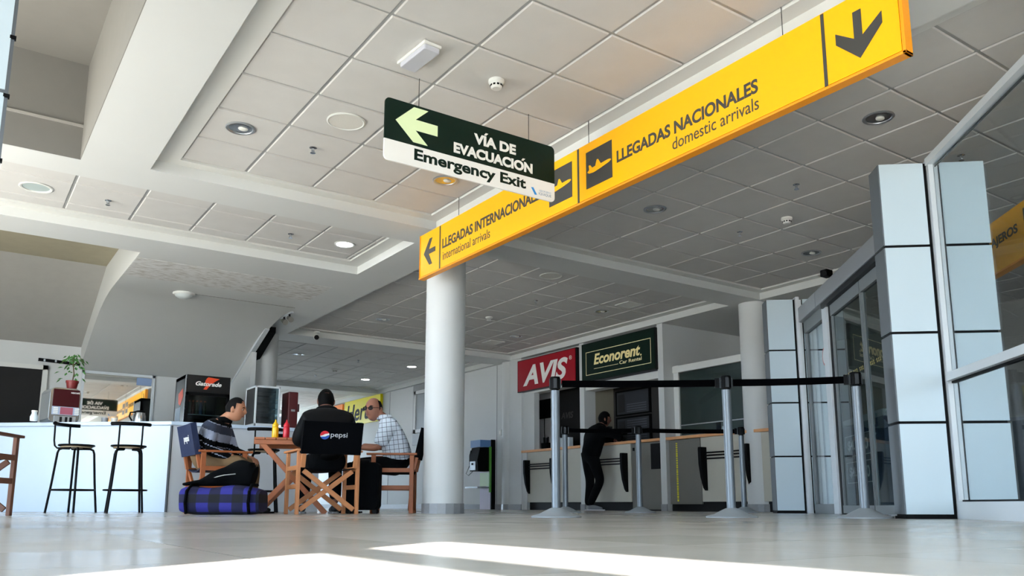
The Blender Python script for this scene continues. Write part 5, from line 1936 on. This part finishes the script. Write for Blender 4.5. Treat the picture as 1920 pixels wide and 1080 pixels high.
face_mat(sw, stripes, [knit_black, knit_grey, knit_slate])
garment('trousers', M1, mat('trousers_tan', '#6a5236', 0.9, noise=0.15, nscale=30),
        (None, [Q['pelvis'] - Vector((0, 0, 0.01)), Q['pelvis'] + Vector((0, 0, 0.08))], [(0.175, 0.16), (0.165, 0.15)]),
        (0, [Q['hipL'], Q['knL'], lerp(Q['knL'], Q['anL'], 0.95)], [0.105, 0.082, 0.062]),
        (0, [Q['hipR'], Q['knR'], lerp(Q['knR'], Q['anR'], 0.95)], [0.105, 0.082, 0.062]))
for s in ('L', 'R'):
    h_ = Q['an' + s].copy(); h_.z = 0
    shoe(M1, h_, h_ + R1.f * 0.2, mat('shoe_black', '#121214', 0.5), black)
MB().lathe([(0.075, -0.02), (0.085, 0.0), (0.075, 0.03), (0.062, 0.045)], look(Q['neck0'], R1.f, (Q['neck'] - Q['neck0']).normalized()) , 24).build('collar', knit_black, M1, local=False, smooth=True)

# --- man in the dark hooded jacket, his back to us
R2 = Rig((3.02, 7.54), (0.26, 0.966))
R2.zs = 0.945
J2 = dict(pelvis=(0, 0, 0.53), waist=(0.02, 0, 0.69), chest=(0.09, 0, 0.89), neck0=(0.17, 0, 1.03), neck=(0.20, 0, 1.07), head=(0.255, 0.0, 1.165),
          shL=(0.10, 0.185, 0.95), elL=(0.24, 0.25, 0.73), wrL=(0.44, 0.13, 0.79), shR=(0.10, -0.20, 0.95), elR=(0.24, -0.27, 0.73), wrR=(0.44, -0.13, 0.765),
          hipL=(0.03, 0.10, 0.52), knL=(0.44, 0.15, 0.52), anL=(0.40, 0.17, 0.09), hipR=(0.03, -0.10, 0.52), knR=(0.44, -0.14, 0.52), anR=(0.34, -0.14, 0.09),
          hdR=(0.8, 0.5, -0.05), hdL=(0.8, -0.5, -0.05))
M2, Q, HM = person('seated man in a dark hooded puffer jacket seen from behind', R2, J2, skin_dark, R2.f + Vector((0, 0, -0.22)))
face_parts(M2, HM, 1.0)
link('hair', hair_mesh(HM, lambda c: (c.z > -0.06 and c.y < 0.03 and not (c.x ** 2 + (c.z - 0.075) ** 2 < 0.024 ** 2 and c.y < -0.02)) or (c.z > 0.07 and c.y < 0.06), 1.10), hair_black, M2, False, True)
jk = garment('jacket', M2, mat('puffer_black', '#040507', 0.6, spec=0.15, noise=0.25, nscale=12),
             (None, [Q['pelvis'] - Vector((0, 0, 0.05)), Q['waist'], Q['chest'], Q['neck0'] - Vector((0, 0, 0.0))], [(0.19, 0.175), (0.185, 0.16), (0.20, 0.155), (0.11, 0.10)]),
             (2, [Q['shL'], lerp(Q['shL'], Q['elL'], 0.35), lerp(Q['shL'], Q['elL'], 0.7), Q['elL'], lerp(Q['elL'], Q['wrL'], 0.5), lerp(Q['elL'], Q['wrL'], 0.95)], [0.098, 0.085, 0.088, 0.078, 0.072, 0.052]),
             (2, [Q['shR'], lerp(Q['shR'], Q['elR'], 0.35), lerp(Q['shR'], Q['elR'], 0.7), Q['elR'], lerp(Q['elR'], Q['wrR'], 0.5), lerp(Q['elR'], Q['wrR'], 0.95)], [0.098, 0.085, 0.088, 0.078, 0.072, 0.052]))
hd_ = MB().ball((0, -0.085, -0.135), 0.12, 0.065, 0.065, M=HM)
hd_.build('hood', mat('hood_black', '#040507', 1.0, spec=0.15), M2, local=False, smooth=True)
garment('trousers', M2, mat('trousers_black', '#040507', 1.0, spec=0.15),
        (None, [Q['pelvis'] - Vector((0, 0, 0.01)), Q['pelvis'] + Vector((0, 0, 0.08))], [(0.175, 0.16), (0.165, 0.15)]),
        (0, [Q['hipL'], Q['knL'], lerp(Q['knL'], Q['anL'], 0.95)], [0.105, 0.08, 0.062]),
        (0, [Q['hipR'], Q['knR'], lerp(Q['knR'], Q['anR'], 0.95)], [0.105, 0.08, 0.062]))
for s in ('L', 'R'):
    h_ = Q['an' + s].copy(); h_.z = 0
    shoe(M2, h_, h_ + R2.f * 0.2, mat('shoe_dark', '#23252a', 0.5), mat('sole_grey', '#77797d', 0.5))

# --- man in the checked shirt, turned to the left, looking past us
R3 = Rig((4.02, 8.0), (-0.84, 0.53))
R3.zs = 0.95
J3 = dict(pelvis=(0.0, 0, 0.53), waist=(0.02, 0, 0.70), chest=(0.10, 0, 0.90), neck0=(0.165, 0, 1.04), neck=(0.20, 0, 1.075), head=(0.285, 0.02, 1.155),
          shL=(0.10, 0.19, 0.97), elL=(0.20, 0.24, 0.70), wrL=(0.44, 0.14, 0.72), shR=(0.12, -0.19, 0.97), elR=(0.20, -0.24, 0.74), wrR=(0.42, -0.12, 0.76),
          hipL=(0.04, 0.10, 0.52), knL=(0.46, 0.13, 0.53), anL=(0.42, 0.13, 0.09), hipR=(0.04, -0.10, 0.52), knR=(0.46, -0.13, 0.53), anR=(0.44, -0.14, 0.09),
          hdL=(0.9, -0.2, -0.1), hdR=(0.8, 0.4, -0.05))
to_cam = Vector((-0.57, -0.82, 0))
M3, Q, HM = person('seated balding man with dark glasses and a white checked short-sleeved shirt', R3, J3, skin_mid, R3.f * 0.50 + to_cam * 1.0 + Vector((0, 0, -0.04)), 1.06, 1.08)
face_parts(M3, HM, 1.06)
link('hair', hair_mesh(HM, lambda c: c.y < 0.012 and -0.05 < c.z < 0.085 and (abs(c.x) > 0.035 or c.z < 0.075) and not (c.y > -0.03 and c.z < -0.01), 1.05, 1.06, 1.08), hair_black, M3, False, True)
gl = MB()
Ms = HM @ Matrix.Scale(1.06, 4)
for s in (-1, 1):
    pts = [Ms @ Vector((s * 0.034 + 0.025 * math.cos(a), 0.101 - 0.10 * (abs(s * 0.034 + 0.025 * math.cos(a)) ** 1.5), 0.006 + 0.017 * math.sin(a))) for a in [i * 2 * math.pi / 20 for i in range(20)]]
    gl.tube(pts, 0.0032, 8, closed=True)
    gl.tube([Ms @ Vector((s * 0.058, 0.094, 0.01)), Ms @ Vector((s * 0.084, 0.06, 0.012)), Ms @ Vector((s * 0.086, -0.005, 0.008))], 0.0028, 8)
gl.tube([Ms @ Vector((-0.010, 0.104, 0.008)), Ms @ Vector((0, 0.107, 0.011)), Ms @ Vector((0.010, 0.104, 0.008))], 0.003, 8)
gg = gl.build('glasses', black, M3, local=False, smooth=True)
lens = MB()
for s in (-1, 1):
    lens.face([Ms @ Vector((s * 0.034 + 0.024 * math.cos(a), 0.100 - 0.10 * (abs(s * 0.034 + 0.024 * math.cos(a)) ** 1.5), 0.006 + 0.016 * math.sin(a))) for a in [i * 2 * math.pi / 20 for i in range(20)]])
lens.build('lens', glass_mat('spectacle_lens', '#8a8a8a', 1.12), gg, local=False)
# checked cloth
ck = bpy.data.materials.new('checked_shirt_cloth'); ck.use_nodes = True
nt = ck.node_tree; pb = nt.nodes['Principled BSDF']; pb.inputs['Roughness'].default_value = 0.9
tc = nt.nodes.new('ShaderNodeTexCoord'); mpn = nt.nodes.new('ShaderNodeMapping')
mpn.inputs['Rotation'].default_value = (0.0, 0.15, math.radians(32))
nt.links.new(tc.outputs['Object'], mpn.inputs['Vector'])
sxyz = nt.nodes.new('ShaderNodeSeparateXYZ'); nt.links.new(mpn.outputs[0], sxyz.inputs[0])


def line(sock, period, wd):
    b_ = nt.nodes.new('ShaderNodeMath'); b_.operation = 'PINGPONG'; b_.inputs[1].default_value = period
    nt.links.new(sock, b_.inputs[0])
    c_ = nt.nodes.new('ShaderNodeMath'); c_.operation = 'LESS_THAN'; c_.inputs[1].default_value = wd
    nt.links.new(b_.outputs[0], c_.inputs[0])
    return c_.outputs[0]


a_ = nt.nodes.new('ShaderNodeMath'); a_.operation = 'MAXIMUM'
nt.links.new(line(sxyz.outputs[0], 0.024, 0.0022), a_.inputs[0]); nt.links.new(line(sxyz.outputs[2], 0.024, 0.0022), a_.inputs[1])
mxn = nt.nodes.new('ShaderNodeMixRGB'); mxn.inputs[1].default_value = lin('#d2dbe6'); mxn.inputs[2].default_value = lin('#3d4658')
nt.links.new(a_.outputs[0], mxn.inputs[0]); nt.links.new(mxn.outputs[0], pb.inputs['Base Color'])
garment('shirt', M3, ck,
        (None, [Q['pelvis'] - Vector((0, 0, 0.04)), Q['waist'], Q['chest'], Q['neck0'] - Vector((0, 0, 0.01))], [(0.195, 0.18), (0.19, 0.165), (0.195, 0.155), (0.095, 0.09)]),
        (2, [Q['shL'], lerp(Q['shL'], Q['elL'], 0.55), lerp(Q['shL'], Q['elL'], 0.95)], [0.092, 0.085, 0.078]),
        (2, [Q['shR'], lerp(Q['shR'], Q['elR'], 0.55), lerp(Q['shR'], Q['elR'], 0.95)], [0.092, 0.085, 0.078]))
cf = look(Q['neck0'] + Vector((0, 0, 0.01)), R3.f, (Q['neck'] - Q['neck0']).normalized())
MB().lathe([(0.075, -0.015), (0.092, 0.0), (0.078, 0.03), (0.066, 0.042)], cf, 24).build('collar', ck, M3, local=False, smooth=True)
garment('trousers', M3, mat('trousers_black', '#040507', 1.0, spec=0.15),
        (None, [Q['pelvis'] - Vector((0, 0, 0.01)), Q['pelvis'] + Vector((0, 0, 0.08))], [(0.175, 0.16), (0.165, 0.15)]),
        (0, [Q['hipL'], Q['knL'], lerp(Q['knL'], Q['anL'], 0.95)], [0.11, 0.085, 0.065]),
        (0, [Q['hipR'], Q['knR'], lerp(Q['knR'], Q['anR'], 0.95)], [0.11, 0.085, 0.065]))
for s in ('L', 'R'):
    h_ = Q['an' + s].copy(); h_.z = 0
    shoe(M3, h_, h_ + R3.f * 0.2, mat('shoe_black', '#121214', 0.5), black)

# --- person in black leaning on the counter
R4 = Rig((8.58, 10.30), (0.985, -0.17))
J4 = dict(pelvis=(0.0, 0, 0.86), waist=(0.04, -0.01, 1.0), chest=(0.12, -0.03, 1.20), neck0=(0.19, -0.05, 1.345), neck=(0.21, -0.055, 1.38), head=(0.25, -0.065, 1.465),
          shL=(0.12, 0.17, 1.26), elL=(0.36, 0.22, 1.16), wrL=(0.50, 0.02, 1.13), shR=(0.13, -0.22, 1.26), elR=(0.37, -0.36, 1.17), wrR=(0.46, -0.14, 1.13),
          hipL=(0, 0.09, 0.84), knL=(0.05, 0.08, 0.46), anL=(-0.02, 0.05, 0.09), hipR=(0, -0.09, 0.84), knR=(0.12, -0.12, 0.47), anR=(-0.04, -0.06, 0.10),
          hdL=(0.5, -0.85, 0.0), hdR=(0.5, 0.85, 0.0))
M4, Q, HM = person('person in black leaning on the counter, grey shoes, seen from behind', R4, J4, skin_dark, R4.f * 0.95 - R4.l * 0.3 + Vector((0, 0, -0.1)), 0.98)
face_parts(M4, HM, 0.98)
link('hair', hair_mesh(HM, lambda c: (c.z > -0.095 and c.y < 0.035) or (c.z > 0.05 and c.y < 0.075), 1.14, 0.98), hair_black, M4, False, True)
garment('jacket', M4, mat('jacket_black', '#040507', 1.0, spec=0.1),
        (None, [Q['pelvis'] - Vector((0, 0, 0.08)), Q['waist'], Q['chest'], Q['neck0'], Q['neck'] + Vector((0, 0, 0.015))], [(0.20, 0.185), (0.175, 0.16), (0.19, 0.15), (0.115, 0.11), (0.078, 0.08)]),
        (2, [Q['shL'], Q['elL'], lerp(Q['elL'], Q['wrL'], 0.95)], [0.098, 0.068, 0.048]),
        (2, [Q['shR'], Q['elR'], lerp(Q['elR'], Q['wrR'], 0.95)], [0.098, 0.068, 0.048]))
garment('trousers', M4, mat('trousers_black', '#040507', 1.0, spec=0.1),
        (None, [Q['pelvis'] + Vector((0, 0, 0.10)), Q['pelvis']], [(0.165, 0.165), (0.18, 0.18)]),
        (1, [Q['hipL'], Q['knL'], lerp(Q['knL'], Q['anL'], 1.06)], [0.105, 0.078, 0.06]),
        (1, [Q['hipR'], Q['knR'], lerp(Q['knR'], Q['anR'], 1.06)], [0.105, 0.078, 0.06]))
for s, dr in (('L', R4.f * 0.9 + R4.l * 0.1), ('R', R4.f * 0.5 - R4.l * 0.9)):
    h_ = Q['an' + s].copy(); h_.z = 0
    shoe(M4, h_, h_ + dr * 0.2, mat('sneaker_grey', '#6f7277', 0.7), mat('sneaker_sole', '#a5a7aa', 0.5))
